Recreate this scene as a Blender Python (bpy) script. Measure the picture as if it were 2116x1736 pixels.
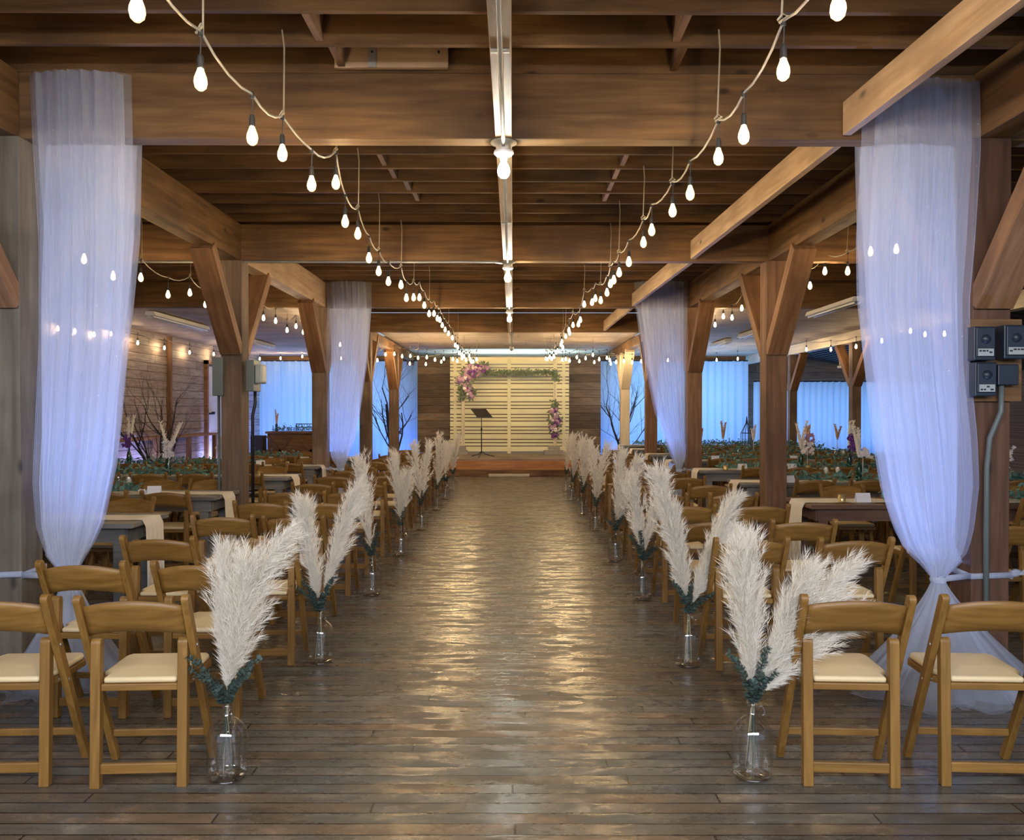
import bpy, bmesh, math, random
from mathutils import Vector, Matrix, Euler
random.seed(7)
PI = math.pi
scn = bpy.context.scene
COL = scn.collection
for o in list(bpy.data.objects): bpy.data.objects.remove(o)

# ------------------------------------------------------------------ camera
F = 1700.0; EYE = 1.66
cam_d = bpy.data.cameras.new('camera'); cam = bpy.data.objects.new('camera', cam_d); COL.objects.link(cam)
cam.location = (0, 0, EYE)
cam.rotation_euler = (math.radians(90 - 0.607), 0, math.radians(0.067))
cam_d.sensor_width = 36; cam_d.lens = 36*F/2116; cam_d.clip_end = 200
scn.camera = cam

# ------------------------------------------------------------------ world, exposure
w = bpy.data.worlds.new('world'); scn.world = w; w.use_nodes = True
w.node_tree.nodes['Background'].inputs[0].default_value = (.42, .52, .72, 1)
w.node_tree.nodes['Background'].inputs[1].default_value = 0.5
vs = scn.view_settings
vs.view_transform = 'Standard'; vs.look = 'None'; vs.gamma = 1; vs.use_curve_mapping = False
vs.exposure = 1.12
cy = scn.cycles
cy.use_denoising = True
cy.max_bounces = 6; cy.diffuse_bounces = 3; cy.glossy_bounces = 3; cy.transmission_bounces = 4
cy.transparent_max_bounces = 24
cy.sample_clamp_indirect = 4; cy.sample_clamp_direct = 0
cy.caustics_reflective = False; cy.caustics_refractive = False
cy.use_light_tree = True

def area(name, loc, rot, sx, sy, power, color):
    l = bpy.data.lights.new(name, 'AREA'); l.shape = 'RECTANGLE'; l.size = sx; l.size_y = sy
    l.energy = power; l.color = color
    o = bpy.data.objects.new(name, l); COL.objects.link(o); o.location = loc
    o.rotation_euler = tuple(math.radians(a) for a in rot)
    return o
DAY = (.20, .52, 1.0); BLUE = (.10, .26, 1.0)
# unseen overhead fill light, added above and behind the photographer
area('overhead_fill', (0, -1.9, 3.2), (52, 0, 0), 8.0, 1.3, 250, (.86, .88, 1.0))
# daylight through the windows behind the curtains (far end)
area('window_daylight', (-5.9, 26.75, 1.9), (-90, 0, 0), 4.6, 2.8, 32, DAY)
area('window_daylight', (5.1, 26.75, 1.9), (-90, 0, 0), 4.8, 2.8, 44, DAY)
area('window_daylight', (10.4, 26.95, 1.5), (-90, 0, 0), 5.4, 2.2, 34, (.34, .60, 1.0))
# blue floor uplights washing the curtains
for xx, pw in ((-7.2, 11), (-5.6, 11), (-4.0, 12), (-3.1, 7), (3.4, 10), (4.8, 11), (6.3, 11), (9.0, 9), (11.2, 9)):
    area('blue_uplight', (xx, 25.35, .12), (160, 0, 0), .5, .2, pw, BLUE)
# hidden area light added to brighten the ceiling behind the stage backdrop
area('backdrop_ceiling_fill', (0, 25.6, 2.7), (180, 0, 0), 3.6, .5, 75, (.55, .85, 1.0))
# uplights at the gathered drapes
def spot(name, loc, to, power, color, ang=34, blend=.8, size=.05):
    l = bpy.data.lights.new(name, 'SPOT'); l.energy = power; l.color = color; l.spot_size = math.radians(ang); l.spot_blend = blend; l.shadow_soft_size = size
    o = bpy.data.objects.new(name, l); COL.objects.link(o); o.location = loc
    o.rotation_euler = (Vector(to)-Vector(loc)).to_track_quat('-Z', 'Y').to_euler(); return o
VIO = (.27, .42, 1.0)
for xx, tx in ((-2.80, -2.76), (2.66, 2.66)):
    if xx < 0: spot('drape_uplight', (xx, 6.45, .06), (tx, 5.45, 2.1), 170, VIO, 60, 1.0)
    else: spot('drape_uplight', (xx, 7.45, .06), (tx, 5.40, 1.75), 220, VIO, 56)
    spot('drape_uplight', (xx, 4.50, .06), (tx, 5.22, 3.0), 30, VIO, 30)
for xx, tx in ((-2.92, -2.80), (2.8, 2.6)):
    spot('drape_uplight', (xx, 15.9, .06), (tx, 13.9, 1.8), 230, VIO, 46)
# added blue fill lights tinting the left wall and the side bay ceilings
for yy in (17.5, 21.5, 24.4):
    area('wall_blue_fill', (-7.55, yy, .1), (0, 150, 0), .3, .3, 16, (.34, .40, 1.0))
area('bay_ceiling_fill', (5.1, 23.6, .9), (180, 0, 0), 3.0, .4, 60, (.36, .62, 1.0))
area('bay_ceiling_fill', (-5.2, 25.2, .9), (180, 0, 0), 2.5, .4, 16, (.36, .60, 1.0))

# ------------------------------------------------------------------ node helpers
def newmat(name):
    m = bpy.data.materials.new(name); m.use_nodes = True
    nt = m.node_tree; b = nt.nodes['Principled BSDF']
    return m, nt, b
def N(nt, t, **kw):
    n = nt.nodes.new(t)
    for k, v in kw.items(): setattr(n, k, v)
    return n
def ramp(nt, stops):
    r = N(nt, 'ShaderNodeValToRGB'); e = r.color_ramp.elements
    while len(e) < len(stops): e.new(.5)
    for el, (p, c) in zip(e, stops): el.position = p; el.color = (*c, 1)
    return r
def plain(name, col, rough=.6, metal=0, emit=None, es=0, spec=.5, vary=0):
    m, nt, b = newmat(name)
    b.inputs['Base Color'].default_value = (*col, 1); b.inputs['Roughness'].default_value = rough
    b.inputs['Metallic'].default_value = metal; b.inputs['Specular IOR Level'].default_value = spec
    if emit: b.inputs['Emission Color'].default_value = (*emit, 1); b.inputs['Emission Strength'].default_value = es
    tc = N(nt, 'ShaderNodeTexCoord'); nz = N(nt, 'ShaderNodeTexNoise'); nz.inputs['Scale'].default_value = 14
    nt.links.new(tc.outputs['Object'], nz.inputs['Vector'])
    mx = N(nt, 'ShaderNodeMix', data_type='RGBA'); v = vary or .12
    mx.inputs['A'].default_value = (*[c*(1-v) for c in col], 1); mx.inputs['B'].default_value = (*[min(1, c*(1+v)) for c in col], 1)
    nt.links.new(nz.outputs['Fac'], mx.inputs['Factor']); nt.links.new(mx.outputs['Result'], b.inputs['Base Color'])
    return m
def wood(name, dark, light, axis=0, rough=.6, stain=None, fine=1.0, rnd=.25, bump=.15, knots=False, spec=.4):
    """grain runs along `axis` of the object's own coordinates"""
    m, nt, b = newmat(name); L = nt.links.new
    tc = N(nt, 'ShaderNodeTexCoord'); oi = N(nt, 'ShaderNodeObjectInfo')
    off = N(nt, 'ShaderNodeVectorMath', operation='SCALE'); off.inputs[0].default_value = (17.3, 11.1, 23.7)
    L(oi.outputs['Random'], off.inputs['Scale'])
    add = N(nt, 'ShaderNodeVectorMath', operation='ADD'); L(tc.outputs['Object'], add.inputs[0]); L(off.outputs[0], add.inputs[1])
    mp = N(nt, 'ShaderNodeMapping'); s = [9*fine]*3; s[axis] = .7*fine; mp.inputs['Scale'].default_value = s
    L(add.outputs[0], mp.inputs['Vector'])
    n1 = N(nt, 'ShaderNodeTexNoise'); n1.inputs['Scale'].default_value = 2.2; n1.inputs['Detail'].default_value = 7; n1.inputs['Distortion'].default_value = .35
    L(mp.outputs[0], n1.inputs['Vector'])
    r = ramp(nt, [(.3, dark), (.7, light)]); L(n1.outputs['Fac'], r.inputs[0])
    n2 = N(nt, 'ShaderNodeTexNoise'); n2.inputs['Scale'].default_value = 1.1; n2.inputs['Detail'].default_value = 4
    L(add.outputs[0], n2.inputs['Vector'])
    st = stain or tuple(c*.45 for c in dark)
    mx = N(nt, 'ShaderNodeMix', data_type='RGBA'); L(r.outputs[0], mx.inputs['A']); mx.inputs['B'].default_value = (*st, 1)
    r2 = ramp(nt, [(.46, (0, 0, 0)), (.72, (.8, .8, .8))]); L(n2.outputs['Fac'], r2.inputs[0]); L(r2.outputs[0], mx.inputs['Factor'])
    last = mx.outputs['Result']
    if knots:
        vo = N(nt, 'ShaderNodeTexVoronoi'); mp2 = N(nt, 'ShaderNodeMapping'); s2 = [3.2]*3; s2[axis] = 1.5
        mp2.inputs['Scale'].default_value = s2; L(add.outputs[0], mp2.inputs['Vector']); L(mp2.outputs[0], vo.inputs['Vector'])
        vo.inputs['Scale'].default_value = 1.0
        r3 = ramp(nt, [(.03, (1, 1, 1)), (.10, (0, 0, 0))]); L(vo.outputs['Distance'], r3.inputs[0])
        mk = N(nt, 'ShaderNodeMix', data_type='RGBA'); L(last, mk.inputs['A']); mk.inputs['B'].default_value = (*[c*.35 for c in dark], 1)
        L(r3.outputs[0], mk.inputs['Factor']); last = mk.outputs['Result']
    hv = N(nt, 'ShaderNodeHueSaturation'); mr = N(nt, 'ShaderNodeMapRange')
    mr.inputs['To Min'].default_value = 1-rnd; mr.inputs['To Max'].default_value = 1+rnd
    L(oi.outputs['Random'], mr.inputs['Value']); L(mr.outputs[0], hv.inputs['Value']); L(last, hv.inputs['Color'])
    L(hv.outputs[0], b.inputs['Base Color'])
    b.inputs['Roughness'].default_value = rough; b.inputs['Specular IOR Level'].default_value = spec
    bp = N(nt, 'ShaderNodeBump'); bp.inputs['Strength'].default_value = bump; bp.inputs['Distance'].default_value = .01
    L(n1.outputs['Fac'], bp.inputs['Height']); L(bp.outputs[0], b.inputs['Normal'])
    return m

M = {}
M['beam'] = wood('beam_wood', (.115, .056, .018), (.25, .135, .050), 0, .7, (.05, .03, .018), knots=True, rnd=.18)
M['joist'] = wood('joist_wood', (.085, .040, .013), (.20, .105, .037), 0, .75, (.035, .02, .011), knots=True, rnd=.28)
M['pale'] = wood('pale_board', (.36, .24, .14), (.58, .42, .27), 0, .6, (.26, .17, .10), knots=True, rnd=.12)
M['post'] = wood('post_wood', (.125, .080, .050), (.24, .165, .11), 0, .7, (.05, .032, .02), knots=True, rnd=.15)
M['warm_post'] = wood('warm_post_wood', (.15, .073, .034), (.29, .16, .085), 0, .7, (.07, .03, .018), knots=True, rnd=.15)
M['dark_post'] = wood('dark_post_wood', (.075, .034, .018), (.15, .075, .042), 0, .7, (.03, .014, .009), knots=True, rnd=.1)
M['grey_post'] = wood('grey_post_wood', (.125, .105, .08), (.23, .20, .155), 0, .75, (.06, .045, .03), knots=True, rnd=.08)
M['cream_wood'] = wood('cream_paint', (.60, .53, .40), (.74, .67, .53), 0, .5, (.5, .44, .33), rnd=.05)
M['brace'] = wood('brace_wood', (.16, .075, .03), (.32, .17, .08), 0, .65, (.08, .04, .02), rnd=.25)
M['chair_x'] = wood('chair_wood_x', (.185, .092, .018), (.31, .165, .040), 0, .42, (.17, .08, .016), fine=2, rnd=.10, bump=.04)
M['chair_z'] = wood('chair_wood_z', (.185, .092, .018), (.31, .165, .040), 2, .42, (.17, .08, .016), fine=2, rnd=.10, bump=.04)
M['seat'] = plain('seat_vinyl', (.74, .59, .33), .5, vary=.05)
M['stage'] = wood('stage_board', (.36, .16, .055), (.52, .27, .11), 0, .5, (.25, .11, .04), knots=True, rnd=.15)
M['stage_top'] = wood('stage_top', (.26, .20, .15), (.38, .31, .24), 0, .6, rnd=.05)
M['slat'] = wood('slat_paint', (.80, .77, .50), (.88, .85, .58), 0, .5, (.75, .72, .46), rnd=.05, bump=.05)
M['table_grey'] = wood('table_grey_wood', (.13, .13, .12), (.27, .26, .23), 0, .5, (.07, .07, .07), rnd=.12)
M['table_brown'] = wood('table_brown_wood', (.12, .06, .035), (.25, .14, .08), 0, .5, (.07, .04, .025), rnd=.12)
M['door'] = plain('door_paint', (.62, .62, .66), .5, vary=.04)
M['linen'] = plain('runner_linen', (.82, .76, .64), .9, vary=.04)
M['paper'] = plain('card_paper', (.85, .84, .86), .8, vary=.02)
M['black'] = plain('black_metal', (.012, .012, .014), .4)
M['rubber'] = plain('socket_rubber', (.03, .03, .028), .6)
M['galv'] = plain('galvanised_steel', (.36, .36, .34), .5, .6)
M['white_metal'] = plain('white_enamel', (.72, .73, .75), .35)
M['grey_box'] = plain('grey_panel_paint', (.12, .145, .135), .45)
M['blue_box'] = plain('dark_blue_panel_paint', (.014, .022, .036), .4)
M['plate'] = plain('label_plate', (.35, .38, .36), .4)
M['cord'] = plain('light_cable', (.42, .38, .30), .7)
M['twine'] = plain('jute_twine', (.46, .38, .24), .9)
M['concrete'] = plain('concrete_block', (.32, .31, .29), .9, vary=.25)
M['bark'] = plain('branch_bark', (.035, .028, .03), .9)
M['leaf'] = plain('eucalyptus_leaf', (.055, .088, .072), .6, vary=.4)
M['leaf2'] = plain('garland_leaf', (.13, .28, .23), .6, vary=.5)
M['stem'] = plain('dry_stem', (.55, .48, .30), .8)
M['leaf3'] = plain('arch_leaf', (.16, .22, .14), .7, vary=.4)
M['purple'] = plain('purple_petals', (.16, .05, .26), .7, vary=.3)
M['mauve'] = plain('mauve_petals', (.46, .28, .42), .7, vary=.3)
M['whitef'] = plain('white_petals', (.78, .73, .70), .7, vary=.08)
M['tan'] = plain('dried_tan', (.62, .42, .24), .8, vary=.2)
M['gold'] = plain('gold_glass', (.72, .52, .22), .25, .6)
M['green_glass'] = plain('green_bottle_glass', (.012, .05, .025), .08)
M['wax'] = plain('candle_wax', (.85, .80, .66), .5)
M['annex_metal'] = plain('annex_roof_metal', (.05, .06, .065), .5, .3)
def emis(name, col, s):
    m, nt, b = newmat(name)
    b.inputs['Base Color'].default_value = (1, 1, 1, 1)
    b.inputs['Emission Color'].default_value = (*col, 1); b.inputs['Emission Strength'].default_value = s
    return m
def filament(name, c0, c1, s0, s1):
    m, nt, b = newmat(name); lw = N(nt, 'ShaderNodeLayerWeight'); lw.inputs['Blend'].default_value = .35
    r = ramp(nt, [(0, c0), (.5, c1)]); nt.links.new(lw.outputs['Facing'], r.inputs[0]); nt.links.new(r.outputs[0], b.inputs['Emission Color'])
    mr = N(nt, 'ShaderNodeMapRange'); mr.inputs['From Max'].default_value = .27; mr.inputs['To Min'].default_value = s0; mr.inputs['To Max'].default_value = s1
    nt.links.new(lw.outputs['Facing'], mr.inputs['Value']); nt.links.new(mr.outputs[0], b.inputs['Emission Strength']); return m
M['bulb'] = filament('warm_bulb', (1.0, .70, .36), (1.0, .60, .20), 185, .8)
M['lamp'] = filament('white_bulb', (1.0, .97, .86), (.95, 1.0, .80), 330, 60)
M['lamp_strong'] = filament('white_bulb_strong', (1.0, .97, .86), (.95, 1.0, .80), 1100, 200)
# glass: clear shell, no refraction
def glass(name, tint, k=1.0, dark=True):
    m, nt, b = newmat(name); nt.nodes.remove(b); L = nt.links.new
    out = nt.nodes['Material Output']
    t = N(nt, 'ShaderNodeBsdfTransparent'); t.inputs[0].default_value = (*tint, 1)
    g = N(nt, 'ShaderNodeBsdfGlossy'); g.inputs['Roughness'].default_value = .03; g.inputs[0].default_value = (1, 1, 1, 1)
    lw = N(nt, 'ShaderNodeLayerWeight'); lw.inputs['Blend'].default_value = .32
    r = ramp(nt, [(0, (.10*k,)*3), (.5, (.22*k,)*3), (1, (.85,)*3)]); L(lw.outputs['Facing'], r.inputs[0])
    r9 = ramp(nt, [(.2, tint), (.75, tuple(c*.80 for c in tint)), (1, tuple(c*.38 for c in tint))] if dark else [(0, tint), (1, tint)]); L(lw.outputs['Facing'], r9.inputs[0]); L(r9.outputs[0], t.inputs[0])
    mx = N(nt, 'ShaderNodeMixShader'); L(r.outputs[0], mx.inputs[0]); L(t.outputs[0], mx.inputs[1]); L(g.outputs[0], mx.inputs[2])
    L(mx.outputs[0], out.inputs[0]); return m
M['glass'] = glass('clear_glass', (.96, .97, .96)); M['glass_base'] = glass('glass_base', (.97, .95, .88), 1.6, False)
# sheer tulle
def tulle(name, a, col=(.70, .77, .92)):
    m, nt, b = newmat(name); nt.nodes.remove(b); L = nt.links.new
    out = nt.nodes['Material Output']
    t = N(nt, 'ShaderNodeBsdfTransparent')
    d = N(nt, 'ShaderNodeBsdfDiffuse'); d.inputs[0].default_value = (*col, 1)
    tr = N(nt, 'ShaderNodeBsdfTranslucent'); tr.inputs[0].default_value = (*col, 1)
    dm = N(nt, 'ShaderNodeMixShader'); dm.inputs[0].default_value = .5; L(d.outputs[0], dm.inputs[1]); L(tr.outputs[0], dm.inputs[2])
    lw = N(nt, 'ShaderNodeLayerWeight'); lw.inputs['Blend'].default_value = .5
    tc = N(nt, 'ShaderNodeTexCoord'); mp = N(nt, 'ShaderNodeMapping'); mp.inputs['Scale'].default_value = (11, 11, .22)
    nz = N(nt, 'ShaderNodeTexNoise'); nz.inputs['Scale'].default_value = 1; L(tc.outputs['Object'], mp.inputs[0]); L(mp.outputs[0], nz.inputs[0])
    mr = N(nt, 'ShaderNodeMapRange'); mr.inputs['To Min'].default_value = a*.75; mr.inputs['To Max'].default_value = a*1.25
    L(nz.outputs['Fac'], mr.inputs['Value'])
    r = ramp(nt, [(0, (0, 0, 0)), (.7, (.06, .06, .06)), (1, (.5, .5, .5))]); L(lw.outputs['Facing'], r.inputs[0])
    ad = N(nt, 'ShaderNodeMath', operation='ADD', use_clamp=True); L(mr.outputs[0], ad.inputs[0]); L(r.outputs[0], ad.inputs[1])
    mx = N(nt, 'ShaderNodeMixShader'); L(ad.outputs[0], mx.inputs[0]); L(t.outputs[0], mx.inputs[1]); L(dm.outputs[0], mx.inputs[2])
    L(mx.outputs[0], out.inputs[0]); return m
M['tulle_a'] = tulle('sheer_tulle', .30)
M['tulle_b'] = tulle('gathered_tulle', .52)
M['tulle_f'] = tulle('front_tulle', .24); M['tulle_g'] = tulle('front_gathered_tulle', .34)
M['tulle_c'] = tulle('tied_tulle', .75)
M['tulle_t'] = tulle('hem_tulle', .34)
# curtain cloth lit from both sides
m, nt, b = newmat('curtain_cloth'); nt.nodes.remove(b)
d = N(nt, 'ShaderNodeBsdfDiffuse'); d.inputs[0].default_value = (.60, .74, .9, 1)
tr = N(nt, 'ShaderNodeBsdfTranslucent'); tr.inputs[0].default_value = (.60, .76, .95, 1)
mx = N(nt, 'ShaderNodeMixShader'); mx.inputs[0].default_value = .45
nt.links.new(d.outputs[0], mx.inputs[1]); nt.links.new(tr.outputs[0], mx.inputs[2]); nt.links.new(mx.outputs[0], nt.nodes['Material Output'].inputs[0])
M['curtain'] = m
# pampas: diffuse + translucent
m, nt, b = newmat('pampas_fluff'); nt.nodes.remove(b)
d = N(nt, 'ShaderNodeBsdfDiffuse'); d.inputs[0].default_value = (.95, .91, .81, 1)
tr = N(nt, 'ShaderNodeBsdfTranslucent'); tr.inputs[0].default_value = (.95, .91, .81, 1)
mx = N(nt, 'ShaderNodeMixShader'); mx.inputs[0].default_value = .4
nt.links.new(d.outputs[0], mx.inputs[1]); nt.links.new(tr.outputs[0], mx.inputs[2]); nt.links.new(mx.outputs[0], nt.nodes['Material Output'].inputs[0])
M['pampas'] = m
# planks: floor, whitewashed wall, dark panel, plywood
def planks(name, u, v, length, width, c1, c2, mort, rough=.5, patch=None, msize=.004, extra=False):
    m, nt, b = newmat(name); L = nt.links.new
    tc = N(nt, 'ShaderNodeTexCoord'); sp = N(nt, 'ShaderNodeSeparateXYZ'); sh = N(nt, 'ShaderNodeVectorMath', operation='ADD'); sh.inputs[1].default_value = (101.3, 100.02, 100.05)
    L(tc.outputs['Object'], sh.inputs[0]); L(sh.outputs[0], sp.inputs[0])
    cb = N(nt, 'ShaderNodeCombineXYZ'); L(sp.outputs[v], cb.inputs[1])
    dv = N(nt, 'ShaderNodeMath', operation='DIVIDE'); dv.inputs[1].default_value = width; L(sp.outputs[v], dv.inputs[0])
    fl = N(nt, 'ShaderNodeMath', operation='FLOOR'); L(dv.outputs[0], fl.inputs[0])
    wn_ = N(nt, 'ShaderNodeTexWhiteNoise', noise_dimensions='1D'); L(fl.outputs[0], wn_.inputs['W'])
    ma = N(nt, 'ShaderNodeMath', operation='MULTIPLY_ADD'); ma.inputs[1].default_value = length; L(wn_.outputs['Value'], ma.inputs[0]); L(sp.outputs[u], ma.inputs[2])
    L(ma.outputs[0], cb.inputs[0])
    br = N(nt, 'ShaderNodeTexBrick'); br.offset = 0; br.offset_frequency = 2; br.squash = 1
    br.inputs['Scale'].default_value = 1; br.inputs['Brick Width'].default_value = length; br.inputs['Row Height'].default_value = width
    br.inputs['Mortar Size'].default_value = msize; br.inputs['Mortar Smooth'].default_value = .2; br.inputs['Bias'].default_value = 0
    br.inputs['Color1'].default_value = (*c1, 1); br.inputs['Color2'].default_value = (*c2, 1); br.inputs['Mortar'].default_value = (*mort, 1)
    L(cb.outputs[0], br.inputs['Vector'])
    mp = N(nt, 'ShaderNodeMapping'); mp.inputs['Scale'].default_value = (3.5, 13, 1) if extra else (2.2, 26, 1); L(cb.outputs[0], mp.inputs[0])
    nz = N(nt, 'ShaderNodeTexNoise'); nz.inputs['Scale'].default_value = 1; nz.inputs['Detail'].default_value = 6; nz.inputs['Distortion'].default_value = .4; L(mp.outputs[0], nz.inputs[0])
    rr = ramp(nt, [(.25, (.62, .62, .62)), (.62, (1.1, 1.1, 1.1)), (.70, (1.5, 1.5, 1.45))]) if extra else ramp(nt, [(.25, (.55, .55, .55)), (.75, (1.3, 1.3, 1.3))]); L(nz.outputs['Fac'], rr.inputs[0])
    mu = N(nt, 'ShaderNodeMix', data_type='RGBA', blend_type='MULTIPLY'); mu.inputs['Factor'].default_value = 1
    L(br.outputs['Color'], mu.inputs['A']); L(rr.outputs[0], mu.inputs['B']); last = mu.outputs['Result']
    nb = N(nt, 'ShaderNodeTexNoise'); nb.inputs['Scale'].default_value = .9; nb.inputs['Detail'].default_value = 5; nb.inputs['Roughness'].default_value = .65
    mpb = N(nt, 'ShaderNodeMapping'); mpb.inputs['Scale'].default_value = (.8, 1.6, 1); L(cb.outputs[0], mpb.inputs[0]); L(mpb.outputs[0], nb.inputs[0])
    if patch:
        pr = ramp(nt, [(.42, (0, 0, 0)), (.60, (1, 1, 1))]); L(nb.outputs['Fac'], pr.inputs[0])
        pm = N(nt, 'ShaderNodeMix', data_type='RGBA'); L(pr.outputs[0], pm.inputs['Factor']); L(last, pm.inputs['A'])
        pmul = N(nt, 'ShaderNodeMix', data_type='RGBA', blend_type='MULTIPLY'); pmul.inputs['Factor'].default_value = 1
        L(last, pmul.inputs['A']); pmul.inputs['B'].default_value = (*patch, 1); L(pmul.outputs['Result'], pm.inputs['B']); last = pm.outputs['Result']
    L(last, b.inputs['Base Color'])
    b.inputs['Roughness'].default_value = rough
    bp = N(nt, 'ShaderNodeBump'); bp.inputs['Strength'].default_value = .10 if extra else .25; bp.inputs['Distance'].default_value = .003
    hh = N(nt, 'ShaderNodeMath', operation='SUBTRACT'); L(nz.outputs['Fac'], hh.inputs[0]); L(br.outputs['Fac'], hh.inputs[1])
    L(hh.outputs[0], bp.inputs['Height']); L(bp.outputs[0], b.inputs['Normal'])
    if extra:   # worn varnish: glossy islands with ragged edges among dull boards
        wn = N(nt, 'ShaderNodeTexNoise'); wn.inputs['Scale'].default_value = 1; wn.inputs['Detail'].default_value = 9; wn.inputs['Roughness'].default_value = .72
        mw = N(nt, 'ShaderNodeMapping'); mw.inputs['Scale'].default_value = (2.6, 6.5, 1); L(cb.outputs[0], mw.inputs[0]); L(mw.outputs[0], wn.inputs[0])
        wr = ramp(nt, [(.46, (.54, .54, .54)), (.53, (.26, .26, .26))]); L(wn.outputs['Fac'], wr.inputs[0]); L(wr.outputs[0], b.inputs['Roughness'])
        # ragged paler worn spots
        w2 = N(nt, 'ShaderNodeTexNoise'); w2.inputs['Scale'].default_value = 1; w2.inputs['Detail'].default_value = 8; w2.inputs['Roughness'].default_value = .7
        m2 = N(nt, 'ShaderNodeMapping'); m2.inputs['Scale'].default_value = (3.5, 5.0, 1); m2.inputs['Location'].default_value = (9, 4, 0)
        L(tc.outputs['Object'], m2.inputs[0]); L(m2.outputs[0], w2.inputs[0])
        r2 = ramp(nt, [(.50, (.88, .90, .90)), (.57, (1.0, 1.0, 1.0)), (.66, (1.75, 1.65, 1.5))]); L(w2.outputs['Fac'], r2.inputs[0])
        m3 = N(nt, 'ShaderNodeMix', data_type='RGBA', blend_type='MULTIPLY'); m3.inputs['Factor'].default_value = 1
        L(last, m3.inputs['A']); L(r2.outputs[0], m3.inputs['B']); L(m3.outputs['Result'], b.inputs['Base Color'])
        b.inputs['Specular IOR Level'].default_value = .7
    return m
M['floor'] = planks('floor_boards', 0, 1, 2.7, .088, (.088, .087, .074), (.142, .136, .114), (.015, .012, .009), .4, (1.25, .86, .60), .005, True)
M['whitewash'] = planks('whitewashed_boards', 1, 2, 2.4, .19, (.30, .25, .235), (.44, .40, .39), (.10, .07, .06), .7, (.8, .72, .72), .008)
M['dark_panel'] = planks('dark_weathered_boards', 0, 2, 6.0, .23, (.075, .052, .036), (.17, .13, .095), (.02, .015, .01), .8, (1.5, 1.45, 1.35), .006)
M['ply'] = planks('plywood_ceiling', 0, 1, 2.44, 1.22, (.40, .33, .25), (.50, .42, .32), (.2, .15, .1), .7, (.8, .75, .7), .006)
M['deck'] = planks('deck_boards', 0, 1, 3.0, .14, (.10, .055, .025), (.16, .09, .04), (.02, .01, .008), .8)
M['backwall'] = planks('back_wall_boards', 0, 2, 3.0, .2, (.20, .13, .08), (.28, .19, .12), (.05, .03, .02), .8)

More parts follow.
